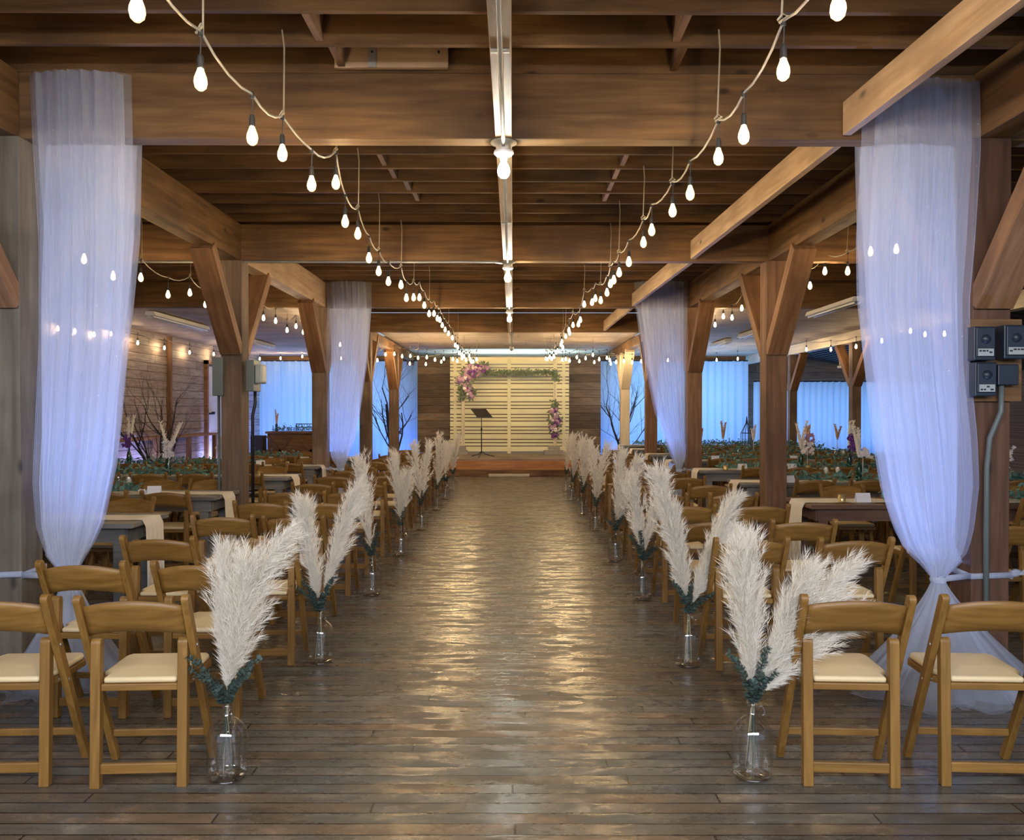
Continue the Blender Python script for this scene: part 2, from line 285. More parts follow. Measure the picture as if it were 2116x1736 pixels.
# ------------------------------------------------------------------ mesh builder
class MB:
    def __init__(s): s.v = []; s.f = []; s.mi = []; s.cur = 0
    def add(s, vs, fs):
        n = len(s.v); s.v.extend(tuple(p) for p in vs)
        for f in fs: s.f.append(tuple(i+n for i in f)); s.mi.append(s.cur)
    def box(s, c, d, R=None):
        hx, hy, hz = d[0]/2, d[1]/2, d[2]/2
        P = [Vector((x, y, z)) for x in (-hx, hx) for y in (-hy, hy) for z in (-hz, hz)]
        if R is not None: P = [R @ p for p in P]
        c = Vector(c); s.add([p+c for p in P], [(0, 1, 3, 2), (4, 6, 7, 5), (0, 4, 5, 1), (2, 3, 7, 6), (0, 2, 6, 4), (1, 5, 7, 3)])
        return s
    def bar(s, p0, p1, wx, wy, side=(1, 0, 0), taper=1):
        p0, p1 = Vector(p0), Vector(p1); d = (p1-p0).normalized(); a = Vector(side); a = (a-d*a.dot(d)).normalized(); b = d.cross(a)
        vs = []
        for p, k in ((p0, 1), (p1, taper)):
            for i, j in ((-1, -1), (1, -1), (1, 1), (-1, 1)): vs.append(p+a*(i*wx/2*k)+b*(j*wy/2*k))
        s.add(vs, [(3, 2, 1, 0), (4, 5, 6, 7), (0, 1, 5, 4), (1, 2, 6, 5), (2, 3, 7, 6), (3, 0, 4, 7)]); return s
    def tube(s, pts, r, n=6, cap=True):
        pts = [Vector(p) for p in pts]; rs = r if isinstance(r, (list, tuple)) else [r]*len(pts)
        d0 = (pts[1]-pts[0]).normalized(); a = d0.orthogonal().normalized(); rings = []
        vs = []
        for i, p in enumerate(pts):
            if i == 0: d = d0
            elif i == len(pts)-1: d = (pts[i]-pts[i-1]).normalized()
            else: d = ((pts[i+1]-pts[i]).normalized()+(pts[i]-pts[i-1]).normalized()).normalized()
            a = (a-d*a.dot(d)); a = a.normalized() if a.length > 1e-6 else d.orthogonal().normalized()
            b = d.cross(a)
            for k in range(n):
                t = 2*PI*k/n; vs.append(p+(a*math.cos(t)+b*math.sin(t))*rs[i])
        fs = []
        for i in range(len(pts)-1):
            for k in range(n):
                k2 = (k+1) % n; fs.append((i*n+k, i*n+k2, (i+1)*n+k2, (i+1)*n+k))
        if cap: fs.append(tuple(range(n-1, -1, -1))); fs.append(tuple((len(pts)-1)*n+k for k in range(n)))
        s.add(vs, fs); return s
    def lathe(s, prof, n=16, c=(0, 0, 0), capb=False, capt=False):
        vs = []; fs = []; c = Vector(c)
        for r, z in prof:
            for k in range(n):
                t = 2*PI*k/n; vs.append(c+Vector((r*math.cos(t), r*math.sin(t), z)))
        for i in range(len(prof)-1):
            for k in range(n):
                k2 = (k+1) % n; fs.append((i*n+k, i*n+k2, (i+1)*n+k2, (i+1)*n+k))
        if capb: fs.append(tuple(range(n-1, -1, -1)))
        if capt: fs.append(tuple((len(prof)-1)*n+k for k in range(n)))
        s.add(vs, fs); return s
    def blob(s, c, r, sq=(1, 1, 1), jit=.2, rng=random):
        t = (1+5**.5)/2
        V = [(-1, t, 0), (1, t, 0), (-1, -t, 0), (1, -t, 0), (0, -1, t), (0, 1, t), (0, -1, -t), (0, 1, -t), (t, 0, -1), (t, 0, 1), (-t, 0, -1), (-t, 0, 1)]
        Fc = [(0, 11, 5), (0, 5, 1), (0, 1, 7), (0, 7, 10), (0, 10, 11), (1, 5, 9), (5, 11, 4), (11, 10, 2), (10, 7, 6), (7, 1, 8), (3, 9, 4), (3, 4, 2), (3, 2, 6), (3, 6, 8), (3, 8, 9), (4, 9, 5), (2, 4, 11), (6, 2, 10), (8, 6, 7), (9, 8, 1)]
        c = Vector(c); vs = []
        for p in V:
            q = Vector(p).normalized()*r*(1+rng.uniform(-jit, jit)); vs.append(c+Vector((q.x*sq[0], q.y*sq[1], q.z*sq[2])))
        s.add(vs, Fc); return s
    def leaf(s, c, d, nrm, L, W):
        c = Vector(c); d = Vector(d).normalized(); n = Vector(nrm); sd = d.cross(n)
        sd = sd.normalized() if sd.length > 1e-5 else d.orthogonal().normalized(); up = sd.cross(d)*.08*L
        s.add([c, c+d*L*.35+sd*W/2+up, c+d*L*.75+sd*W*.4+up, c+d*L, c+d*L*.75-sd*W*.4+up, c+d*L*.35-sd*W/2+up], [(0, 1, 2, 3, 4, 5)]); return s
    def mesh(s, name, mats, smooth=False, bevel=0):
        me = bpy.data.meshes.new(name); me.from_pydata(s.v, [], s.f)
        for m in (mats if isinstance(mats, (list, tuple)) else [mats]): me.materials.append(m)
        if any(s.mi): me.polygons.foreach_set('material_index', s.mi)
        if bevel:
            bm = bmesh.new(); bm.from_mesh(me); bmesh.ops.bevel(bm, geom=list(bm.edges), offset=bevel, segments=2, affect='EDGES', profile=.5, clamp_overlap=True)
            bm.to_mesh(me); bm.free()
        if smooth: me.polygons.foreach_set('use_smooth', [True]*len(me.polygons))
        me.update(); return me
    def build(s, name, mats, parent=None, smooth=False, bevel=0, loc=None):
        me = s.mesh(name, mats, smooth, bevel); o = bpy.data.objects.new(name, me); COL.objects.link(o)
        if parent is not None: o.parent = parent
        if loc is not None: o.location = loc
        return o
def tag(o, label=None, cat=None, group=None, kind=None):
    if label: o['label'] = label
    if cat: o['category'] = cat
    if group: o['group'] = group
    if kind: o['kind'] = kind
    return o
def empty(name, loc, label, cat, group=None, rz=0):
    o = bpy.data.objects.new(name, None); o.empty_display_size = .1; COL.objects.link(o); o.location = loc; o.rotation_euler = (0, 0, rz)
    return tag(o, label, cat, group)
def part(name, me, parent, loc=(0, 0, 0), rot=None):
    o = bpy.data.objects.new(name, me); COL.objects.link(o); o.parent = parent; o.location = loc
    if rot is not None: o.rotation_euler = rot
    return o
def timber(name, p0, p1, wd, ht, mat, parent=None, bevel=.004, up=(0, 0, 1)):
    """a beam whose local X runs from p0 to p1, ht along `up`"""
    p0, p1 = Vector(p0), Vector(p1); L = (p1-p0).length; x = (p1-p0).normalized(); u = Vector(up)
    z = (u-x*u.dot(x)).normalized(); y = z.cross(x)
    o = MB().box((0, 0, 0), (L, wd, ht)).build(name, mat, parent, bevel=bevel)
    R = Matrix((x, y, z)).transposed().to_4x4(); R.translation = (p0+p1)/2
    o.matrix_local = R
    return o
ORD = ['first', 'second', 'third', 'fourth', 'fifth', 'sixth', 'seventh', 'eighth', 'ninth', 'tenth', 'eleventh', 'twelfth', 'thirteenth', 'fourteenth', 'fifteenth', 'sixteenth', 'seventeenth', 'eighteenth', 'nineteenth', 'twentieth']
def W(px, py, d):  # a point seen at pixel px,py standing d metres down the hall
    return Vector(((px-1060)*d/F, d, EYE-(py-850)*d/F))

# ------------------------------------------------------------------ room shell
XL, XR, XA, YB = -8.1, 7.6, 13.5, 27.3
def struct(name, mb, mat): 
    o = mb.build(name, mat); o['kind'] = 'structure'; return o
struct('floor', MB().box(((XL+XA)/2, 11.5, -.05), (XA-XL+.6, 32.4, .1)), M['floor'])
struct('ceiling', MB().box(((XL+XR)/2, 8.2, 4.13), (XR-XL, 22.4, .04)), M['deck'])
# flat board ceilings beyond the open joists
struct('ceiling', MB().box(((XL-3.35)/2-.01, 20.7, 3.445), (-3.35-XL, 13.4, .03)), M['ply'])
struct('ceiling', MB().box(((XR+3.2)/2, 20.7, 3.445), (XR-3.2, 13.4, .03)), M['ply'])
struct('ceiling', MB().box((-.08, 22.85, 3.52), (6.1, 9.1, .03)), M['ply'])
struct('wall_left', MB().box((XL-.06, 11.5, 2.0), (.12, 32.0, 4.3)), M['whitewash'])
mb = MB()
mb.box(((XL+XR)/2, YB+.06, 2.0), (XR-XL, .12, 4.3)); mb.box(((XA+XR)/2, YB+.06, 2.0), (XA-XR, .12, 4.0))
struct('wall_back', mb, M['backwall'])
struct('wall_right', MB().box((XA+.06, 11.5, 1.5), (.12, 32.0, 3.0)), M['backwall'])
# annex roof, sloping down to the right, ribbed metal
mb = MB(); ang = math.atan2(2.75-3.75, XA-XR); R = Euler((0, -ang, 0)).to_matrix(); Ls = math.hypot(1.0, XA-XR)
mb.box(((XR+XA)/2, 11.8, 3.27), (Ls, 31, .03), R)
for k in range(70):
    mb.box(((XR+XA)/2, -2.4+k*.42, 3.245), (Ls, .05, .03), R)
struct('ceiling', mb, M['annex_metal'])

# ------------------------------------------------------------------ timber frame
SK = .008
def sk(x): return SK*x
YC = [1.07, 5.35, 9.62, 13.90, 18.17]
near = ['over the photographer', 'nearest in the picture, with the drapes', 'second from the front', 'third from the front', 'fourth from the front, before the flat ceiling']
for i, y in enumerate(YC):
    a0, a1 = (XL, XR) if i < 4 else (-3.34, 3.16)
    o = timber('crossbeam', (a0, y+sk(a0), 3.61), (a1, y+sk(a1), 3.61), .14, .42, M['beam'], bevel=.006)
    tag(o, 'heavy brown timber crossbeam spanning the hall, '+near[i], 'beam', 'crossbeams of the hall')
# joists, sitting on the crossbeams and the long beams
jn = 0
def bay(y):
    for i in range(len(YC)-1):
        if YC[i] < y < YC[i+1]: return i
    return -1 if y < YC[0] else len(YC)-1
baycount = {}
bayname = {-1: 'overhead behind the first crossbeam', 0: 'in front of the nearest draped crossbeam', 1: 'between the nearest and second crossbeams', 2: 'between the second and third crossbeams', 3: 'between the third and fourth crossbeams'}
y = 5.31-.41*15
while y < 18.1:
    bidx = bay(y); k = baycount.get(bidx, 0); baycount[bidx] = k+1
    x0, x1 = (XL, XR)
    o = timber('ceiling_joist', (x0, y+sk(x0), 3.965), (x1, y+sk(x1), 3.965), .042, .285, M['joist'], bevel=.003)
    tag(o, '%s brown floor joist %s' % (ORD[k], bayname.get(bidx, 'past the fourth crossbeam')), 'joist', 'open ceiling joists')
    y += .41
    jn += 1
# longitudinal beams on the post rows
rows = [('left', -3.24, M['beam']), ('right', 3.06, M['beam'])]
for side, x, mat in rows:
    for i in range(len(YC)-1):
        o = timber('long_beam', (x, YC[i]+.075+sk(x), 3.61), (x, YC[i+1]-.075+sk(x), 3.61), .2, .42, M['pale'] if (side, i) == ('left', 2) else mat, bevel=.006)
        tag(o, 'timber beam along the %s post row, %s bay from the camera' % (side, ORD[i]), 'beam', 'beams along the post rows')
    o = timber('long_beam', (x, 18.25, 3.37), (x, 27.0, 3.37), .2, .22, mat, bevel=.006)
    tag(o, 'low timber beam at the stage end of the %s post row' % side, 'beam', 'beams along the post rows')
o = timber('long_beam', (7.6, -2, 3.32), (7.6, 27.0, 3.32), .2, .26, M['cream_wood']); tag(o, 'whitish painted beam between the right dining bay and the lean-to', 'beam', 'beams along the post rows')
# right hand pale planks slung under the joists
seg = [((2.27, 1.3), (2.11, 5.27)), ((2.14, 5.45), (2.06, 9.54)), ((2.10, 9.72), (2.0, 13.8)), ((2.02, 14.0), (1.98, 18.0))]
for i, (a, c) in enumerate(seg):
    o = timber('pale_plank', (a[0]+.02, a[1], 3.525), (c[0]+.02, c[1], 3.525), .055, .21, M['pale'], bevel=.003)
    tag(o, 'pale plank on edge under the joists, %s from the camera on the right' % ORD[i], 'plank', 'pale planks on the right side of the ceiling')
# central board with conduit and lamps
cseg = [(-.2, 5.27), (5.43, 9.54), (9.7, 13.82), (13.98, 18.09)]
for i, (a, c) in enumerate(cseg):
    o = timber('centre_board', (-.06, a, 3.61), (-.06, c, 3.61), .105, .41, M['pale'], bevel=.003)
    tag(o, 'pale centre board down the ceiling carrying the conduit, %s bay' % ORD[i], 'board', 'centre boards of the ceiling')
mb = MB()
mb.tube([(-.062, -.2, 3.39), (-.062, 5.2, 3.388), (-.062, 5.30, 3.36)], .013, 8); mb.tube([(-.062, 5.36, 3.385), (-.062, 13.9, 3.385)], .013, 8); mb.tube([(-.062, 13.9, 3.385), (-.062, 18.2, 3.385)], .011, 8)
mb.box((-.062, 3.98, 3.396), (.09, .03, .012)); mb.box((-.062, 7.6, 3.396), (.09, .03, .012))
tag(mb.build('ceiling_conduit', M['galv'], smooth=True), 'thin metal conduit clipped under the pale centre board', 'conduit')
for i, y in enumerate((5.33, 9.60, 13.88, 1.05, -2.6)):
    r = empty('ceiling_lamp', (-.06, y, 3.4), 'bare white bulb in porcelain holder under the %s crossbeam' % ('nearest', 'second', 'third', 'overhead', 'rearmost')[i], 'ceiling lamp', 'bare lamps down the centre of the ceiling')
    MB().lathe([(.0, .0), (.085, .0), (.085, -.012), (.05, -.02), (.05, -.06)], 20).build('junction_box', M['galv'], r, True)
    MB().lathe([(.0, -.06), (.062, -.06), (.066, -.075), (.05, -.09), (.024, -.095), (.024, -.12), (0, -.12)], 20).build('lamp_holder', M['white_metal'], r, True)
    MB().lathe([(.014, -.115), (.018, -.13), (.036, -.165), (.041, -.19), (.036, -.215), (.02, -.232), (.0, -.236)], 14).build('bulb', M['lamp_strong' if y < 2 else 'lamp'], r, True)
r = empty('ceiling_lamp', (-.03, 18.17, 3.4), 'unlit small hanging lamp fixture near the stage', 'ceiling lamp', 'bare lamps down the centre of the ceiling')
MB().lathe([(0, 0), (.06, 0), (.06, -.05), (.03, -.06), (.03, -.3), (.05, -.32), (.03, -.4), (0, -.42)], 12).build('lamp_body', M['galv'], r, True)
# bridging blocks and cleats between joists
blk = [(645, 52, 4.67, .09), (697, 103, 5.08, .09), (1411, 62, 4.67, .07), (1404, 118, 5.08, .07), (790, 352, 7.16, .1), (812, 378, 7.57, .1), (842, 410, 7.98, .1), (1290, 345, 7.16, .1), (1273, 372, 7.57, .1), (1262, 400, 7.98, .1), (860, 432, 8.39, .1), (1252, 425, 8.39, .1)]
for k, (px, py, d, wd) in enumerate(blk):
    x = (px-1060)*d/F
    kk = math.floor((d-5.31)/.41); y0 = 5.31+.41*kk+sk(x)
    o = timber('joist_block', (x, y0+.022, 3.97), (x, y0+.388, 3.97), .045, .26, M['brace'], bevel=.002)
    tag(o, 'short bridging block between joists %s, %s row counted from the camera' % ('left of the centre board' if px < 1060 else 'right of the centre board', ORD[sorted(set(b_[2] for b_ in blk)).index(d)]), 'block', 'bridging blocks between joists')
# cleat spliced to the joist near the front
r = empty('splice_board', (-.77, 5.245, 3.93), 'light brown board bolted to the joist left of the centre board', 'board')
b_ = MB().box((0, 0, 0), (.72, .035, .2)).build('board', M['pale'], r, bevel=.003); b_.scale = (1, 1, .95)
MB().box((-.12, -.022, 0), (.05, .01, .19)).build('strap', M['galv'], r)
mb = MB()
for xx in (-.30, -.12, .3): mb.tube([(xx, -.03, .0), (xx, -.016, .0)], .008, 8)
mb.build('bolt', M['black'], r)

# posts with braces
def make_post(x, y, w_, label, mat, bmat, top=3.40, group='timber posts', near_b=True, far_b=True, reach=.95, low=2.35):
    r = empty('timber_post', (x, y, 0), label, 'post', group)
    timber('post_shaft', (0, 0, 0), (0, 0, top), w_, w_, mat, r, up=(0, 1, 0), bevel=.008)
    if near_b: timber('brace', (0, -w_/2+.02, low), (0, -w_/2-reach+.02, top-.01), w_*.98, .13, bmat, r, up=(0, 1, 1), bevel=.005)
    if far_b: timber('brace', (0, w_/2-.02, low), (0, w_/2+reach-.02, top-.01), w_*.98, .13, bmat, r, up=(0, -1, 1), bevel=.005)
    return r
wd = .245
pl = ['weathered grey post on the left with a white sash tied round it', 'brown post on the left carrying grey electrical boxes', 'post on the left behind the far left tulle drape', 'left post just past the far drape', 'second left post before the stage', 'left post beside the dark stage panel']
pr = ['dark post on the right carrying four black switch boxes', 'knotty brown post on the right beside the dining tables', 'post on the right behind the far right tulle drape', 'right wooden post with reddish brace before the stage', 'cream painted post right of the stage, nearer one', 'cream painted post right of the dark panel, farther one']
ys = YC[1:]+[22.44, 26.6]
for i, y in enumerate(ys):
    top = 3.40 if y < 19 else 3.25
    make_post(-3.24, y+sk(-3.24), wd, pl[i], M['grey_post'] if i == 0 else M['post'], M['brace'], top, 'posts of the left row', low=2.35 if y < 19 else 2.3, reach=.9 if i < 5 else .4, far_b=i < 5)
    cm = M['cream_wood'] if i > 3 else M['dark_post'] if i == 0 else M['warm_post']
    make_post(3.05, y+sk(3.05), wd, pr[i], cm, cm if i > 3 else M['brace'], top, 'posts of the right row', low=2.35 if y < 19 else 2.3, reach=.9 if i < 5 else .4, far_b=i < 5)
for i, y in enumerate((9.62, 13.96, 18.3, 22.4)):
    make_post(7.6, y, .2, 'dark post between dining bay and lean-to, %s from the camera' % ORD[i], M['post'], M['brace'], 3.19, 'posts of the lean-to row', low=2.25, reach=.8)
# left wall: studs, rail bench, door
for k, (py_, c) in enumerate(((14.9, 0), (19.3, 0))):
    o = timber('wall_stud', (XL+.05, py_, 0), (XL+.05, py_, 3.41), .10, .09, M['brace'], up=(1, 0, 0)); tag(o, 'brown upright stud on the whitewashed left wall, %s one' % ('nearer', 'farther')[k], 'stud', 'studs on the left wall')
r = empty('wall_counter', (XL+.25, 19.0, 0), 'brown narrow wooden counter against the whitewashed left wall', 'counter')
timber('counter_top', (0, -3.2, 1.08), (0, 2.4, 1.08), .4, .06, M['brace'], r)
for yy in (-3.1, -1.2, .6, 2.3): timber('leg', (.12, yy, 0), (.12, yy, 1.05), .1, .1, M['brace'], r, up=(0, 1, 0))
r = tag(MB().box((XL+.04, 22.45, 1.43), (.06, 1.5, 2.84)).build('door_1', M['door']), kind='structure')
mb = MB()
for zz, hz in ((.55, .7), (1.5, .8), (2.35, .6)):
    for yy in (-.36, .36):
        for (a0, c0, dy, dz) in ((yy-.27, zz, .02, hz), (yy+.27, zz, .02, hz), (yy, zz-hz/2, .56, .02), (yy, zz+hz/2, .56, .02)): mb.box((XL+.075, 22.45+a0, c0), (.012, dy, dz))
mb.build('door_panel', M['door'], r)
mb = MB(); mb.box((XL+.10, 21.85, 1.6), (.04, .34, .05)); mb.tube([(XL+.1, 21.85, 1.62), (XL+.18, 21.85, 1.62)], .03, 8); mb.build('door_latch', M['black'], r)
o = MB(); o.box((XL+.05, 21.6, 1.5), (.1, .1, 3.0)); o.box((XL+.05, 23.3, 1.5), (.1, .1, 3.0)); o.box((XL+.05, 22.45, 2.95), (.1, 1.8, .1))
tag(o.build('trim_1', M['brace']), kind='structure')

# ------------------------------------------------------------------ curtains at the far end
def curtain(name, x0, x1, y, z0, z1, label, n=None, amp=.05, group='blue lit curtains at the far end'):
    n = n or int((x1-x0)*26); mb = MB(); vs = []; fs = []; rng = random.Random(int(x0*100))
    ph = [rng.uniform(.6, 1.4) for _ in range(n+1)]; acc = 0; offs = []
    for i in range(n+1):
        acc += ph[i]*1.15; offs.append(math.sin(acc)*amp*rng.uniform(.5, 1.1))
    rowsz = [z0, z0+.4, (z0+z1)/2, z1-.3, z1]
    for z in rowsz:
        for i in range(n+1):
            k = 1 if z < z1-.01 else .45
            vs.append((x0+(x1-x0)*i/n, y+offs[i]*k, z))
    for j in range(4):
        for i in range(n): fs.append((j*(n+1)+i, j*(n+1)+i+1, (j+1)*(n+1)+i+1, (j+1)*(n+1)+i))
    mb.add(vs, fs); r = empty(name, ((x0+x1)/2, y, z0), label, 'curtain', group)
    mb.v = [(v[0]-(x0+x1)/2, v[1]-y, v[2]-z0) for v in mb.v]
    mb.build('cloth', M['curtain'], r, True)
    MB().tube([((x0-x1)/2, 0, z1-z0), ((x1-x0)/2, 0, z1-z0)], .02, 6).build('curtain_rod', M['black'], r)
curtain('curtain', XL+.05, -5.75, 26.1, .03, 3.26, 'blue lit white curtain in the far left corner beside the whitewashed wall')
curtain('curtain', -5.75, -2.75, 26.05, .03, 3.26, 'blue lit curtain behind the left posts and bare tree', amp=.02)
curtain('curtain', 2.65, 4.6, 26.05, .03, 3.26, 'violet blue curtain behind the cream posts right of the stage', amp=.04)
curtain('curtain', 4.6, 7.45, 26.1, .03, 3.26, 'pale blue curtain at the far end of the right dining bay')
curtain('curtain', 7.75, XA-.1, 26.5, .03, 2.62, 'lower pleated blue curtain at the back of the dark lean-to', amp=.07)
o = timber('curtain_header', (XL+.05, 26.2, 3.34), (-2.75, 26.2, 3.34), .05, .16, M['beam']); tag(o, 'dark header board over the far left curtains', 'board', 'header boards over the curtains')
o = timber('curtain_header', (2.65, 26.2, 3.34), (7.4, 26.2, 3.34), .05, .16, M['beam']); tag(o, 'dark header board over the far right curtains', 'board', 'header boards over the curtains')

# ------------------------------------------------------------------ stage
r = empty('stage', (0, 21.0, 0), 'low orange-brown wooden stage with one step', 'stage')
MB().box((-.1, 3.3, .395), (5.3, 5.8, .05)).build('stage_deck', M['stage_top'], r, bevel=.004)
timber('riser', (-2.7, .42, .28), (2.5, .42, .28), .04, .19, M['stage'], r)
MB().box((-.1, .2, .17), (5.2, .42, .03)).build('step_tread', M['stage'], r, bevel=.003)
timber('riser', (-2.7, .02, .08), (2.5, .02, .08), .03, .15, M['brace'], r)
o = timber('white_rail', (-.62, 20.88, .035), (.42, 20.88, .035), .05, .07, M['cream_wood'], bevel=.012); tag(o, 'white wooden rail lying on the floor against the stage', 'rail')
# dark plank panels
for x0, x1, lab in ((-2.85, -1.86, 'left'), (1.68, 2.62, 'right')):
    tag(MB().box(((x0+x1)/2, 24.6, 1.85), (x1-x0, .06, 2.85)).build('plank_panel', M['dark_panel']), 'dark weathered plank panel %s of the cream slatted backdrop' % lab, 'panel', 'dark plank panels beside the backdrop')
tag(MB().box((-.1, 24.62, 3.18), (3.6, .05, .22)).build('header_plank', M['backwall']), 'brown plank above the cream slatted backdrop', 'board')
# slatted backdrop
bx, by = -.1, 24.2
sc = by/F
r = empty('slatted_backdrop', (bx, by, .42), 'cream painted backdrop of horizontal slats on the stage', 'backdrop')
gaps = []
for k in range(7): gaps += [753+25.85*k, 753+25.85*k+6.9, 753+25.85*k+13.8]
edges = [738]+gaps+[934]
def zpx(p): return EYE-(p-850)*sc-.42
for i in range(len(edges)-1):
    zt = zpx(edges[i]+(1.0 if i else 0)); zb = zpx(edges[i+1]-1.0)
    MB().box((0, .02, (zt+zb)/2), (3.5, .022, zt-zb)).build('slat', M['slat'], r, bevel=.002)
for px in (1052, 957, 1147):
    MB().box(((px-1060)*sc-bx, -.002, 1.42), (.10, .02, 2.84)).build('batten', M['slat'], r, bevel=.002)
for px in (940, 1165): MB().box(((px-1060)*sc-bx, .05, 1.4), (.09, .04, 2.75)).build('upright', M['slat'], r)
# floral arch
ay = 23.55; s2 = ay/F
xl, xr = (957-1060)*s2, (1146-1060)*s2
r = empty('floral_arch', ((xl+xr)/2, ay, .42), 'square cream wedding arch dressed with purple flowers and greenery', 'arch')
cx = (xl+xr)/2
zt = EYE-(768-850)*s2-.42
MB().bar((xl-cx, 0, .15), (xl-cx, 0, zt), .06, .05).build('pole', M['cream_wood'], r)
MB().bar((xr-cx, 0, .15), (xr-cx, 0, zt), .05, .05).build('pole', M['cream_wood'], r)
MB().bar((xl-cx, 0, zt), (xr-cx, 0, zt), .05, .05, (0, 0, 1)).build('crossbar', M['cream_wood'], r)
def flowers(parent, blobs, rng, leaves=120, name='flower_cluster', lr=.09):
    mb = MB()
    for (px, py, rad, n) in blobs:
        for _ in range(n):
            a = rng.uniform(0, 2*PI); q = rad*math.sqrt(rng.random())
            c = W(px+q*math.cos(a), py+q*math.sin(a), ay-rng.uniform(.02, .2)); c -= Vector(parent.location)
            mb.cur = rng.choice([0, 0, 1, 1, 1, 2, 3]); rr = rng.uniform(.035, .075)
            for _ in range(3): mb.blob(c+Vector((rng.uniform(-.03, .03), rng.uniform(-.03, .03), rng.uniform(-.03, .03))), rr*.8, (1, .7, 1), .35, rng)
        mb.cur = 3
        for _ in range(leaves//len(blobs)):
            a = rng.uniform(0, 2*PI); q = rad*1.3*math.sqrt(rng.random())
            c = W(px+q*math.cos(a), py+q*math.sin(a), ay-rng.uniform(.0, .15)); c -= Vector(parent.location)
            mb.leaf(c, (rng.uniform(-1, 1), rng.uniform(-.6, .1), rng.uniform(-1, 1)), (rng.uniform(-1, 1), -1, rng.uniform(-1, 1)), lr*1.3, lr*.5)
    return mb.build(name, [M['purple'], M['mauve'], M['whitef'], M['leaf3']], parent)
rg = random.Random(3)
flowers(r, [(990, 765, 11, 34), (968, 775, 14, 40), (975, 765, 12, 30), (958, 785, 12, 22), (966, 800, 9, 20), (972, 815, 7, 10), (1000, 760, 7, 10)], rg, 300)
flowers(r, [(1145, 850, 7, 14), (1147, 865, 10, 24), (1146, 880, 9, 24), (1147, 893, 8, 14)], rg, 120)
mb = MB()
for _ in range(620):
    px = rg.uniform(1000, 1150); c = W(px, 769+rg.gauss(0, 2.2), ay-rg.uniform(0, .10))-Vector(r.location)
    mb.leaf(c, (rg.uniform(-1, 1), rg.uniform(-.5, .1), rg.uniform(-1, .6)), (rg.uniform(-1, 1), -1, rg.uniform(-1, 1)), .08, .035)
for _ in range(260):
    px = rg.choice([1148, 953, 960, 1146]); py = {1148: rg.uniform(768, 785), 953: rg.uniform(795, 825), 960: rg.uniform(790, 820), 1146: rg.uniform(826, 850)}[px]
    c = W(px+rg.gauss(0, 3), py, ay-rg.uniform(0, .12))-Vector(r.location)
    mb.leaf(c, (rg.uniform(-.6, .6), rg.uniform(-.5, .1), rg.uniform(-1, .3)), (rg.uniform(-1, 1), -1, rg.uniform(-1, 1)), .10, .045)
mb.build('greenery', M['leaf3'], r)
for k, (px, w1, lab) in enumerate(((1145, .58, 'right'), (955, .30, 'left'))):
    x = (px-1060)*s2
    tag(MB().box((x, ay-.02, .42+.06), (w1, .4, .12)).build('concrete_block', M['concrete'], bevel=.01), 'grey concrete block on the stage under the %s arch pole, lower one' % lab, 'block', 'concrete blocks weighting the arch')
    tag(MB().box((x, ay-.02, .42+.185), (.33 if k == 0 else .2, .2, .13)).build('concrete_block', M['concrete'], bevel=.01), 'small grey block around the foot of the %s arch pole' % lab, 'block', 'concrete blocks weighting the arch')
# music stand
my = 22.3; s3 = my/F; mx_ = (995-1060)*s3
r = empty('music_stand', (mx_, my, .42), 'black music stand on the stage', 'music stand')
zt = EYE-(862-850)*s3-.42
MB().tube([(0, 0, .1), (0, 0, .75)], .014, 8).build('lower_tube', M['black'], r, True)
MB().tube([(0, 0, .75), (0, 0, zt)], .010, 8).tube([(0, 0, .72), (0, 0, .79)], .024, 8).build('upper_tube', M['black'], r, True)
mb = MB(); R = Euler((math.radians(-35), 0, 0)).to_matrix()
mb.add([(-.30, .06, zt+.22), (.12, .10, zt+.22), (.30, -.06, zt+.0), (-.12, -.10, zt+.0)], [(0, 1, 2, 3)])
mb.add([(-.30, .072, zt+.22), (.12, .112, zt+.22), (.30, -.048, zt+.0), (-.12, -.088, zt+.0)], [(3, 2, 1, 0)])
mb.bar((-.14, -.10, zt), (.34, -.08, zt-.01), .06, .015, (0, 1, 0)); mb.build('desk', M['black'], r)
for a in (20, 140, 260):
    ca, sa = math.cos(math.radians(a)), math.sin(math.radians(a))
    MB().tube([(0, 0, .16), (ca*.12, sa*.12, .07), (ca*.36, sa*.36, .012)], .012, 6).build('leg', M['black'], r)

# ------------------------------------------------------------------ bare trees
def tree(name, base, segs, label, rng, group='bare branch trees'):
    mb = MB()
    def grow(p, d, L, r0, depth):
        pts = [p]; q = p; n = 5; dd = d.copy()
        for i in range(n):
            dd = (dd+Vector((rng.uniform(-.22, .22), rng.uniform(-.12, .12), rng.uniform(-.1, .18)))).normalized(); q = q+dd*L/n; pts.append(q)
        mb.tube(pts, [r0*(1-.55*i/n) for i in range(n+1)], 5)
        if depth > 0:
            for _ in range(rng.choice([3, 4])):
                k = rng.randint(1, n); s_ = pts[k]
                nd = (dd+Vector((rng.uniform(-1, 1), rng.uniform(-.5, .5), rng.uniform(-.2, .7)))).normalized()
                grow(s_, nd, L*rng.uniform(.5, .75), r0*(1-.55*k/n)*.6, depth-1)
    for (d, L, rr, dep) in segs: grow(Vector((0, 0, 0)), Vector(d).normalized(), L, rr, dep)
    o = mb.build(name, M['bark'], None, True, loc=base); tag(o, label, 'tree', group)
tree('bare_tree', (-3.62, 24.5, 0), [((-.25, 0, 1), 1.9, .05, 3), ((.35, 0, 1), 1.7, .04, 3), ((-.1, 0, 1), 2.4, .04, 3)], 'bare branch tree against the blue curtain left of the stage', random.Random(5))
tree('bare_tree', (3.35, 24.6, 0), [((-.3, 0, 1), 1.9, .045, 3), ((.25, 0, 1), 2.0, .04, 3), ((.0, 0, 1), 2.2, .035, 3)], 'bare branch tree against the violet curtain right of the stage', random.Random(11))
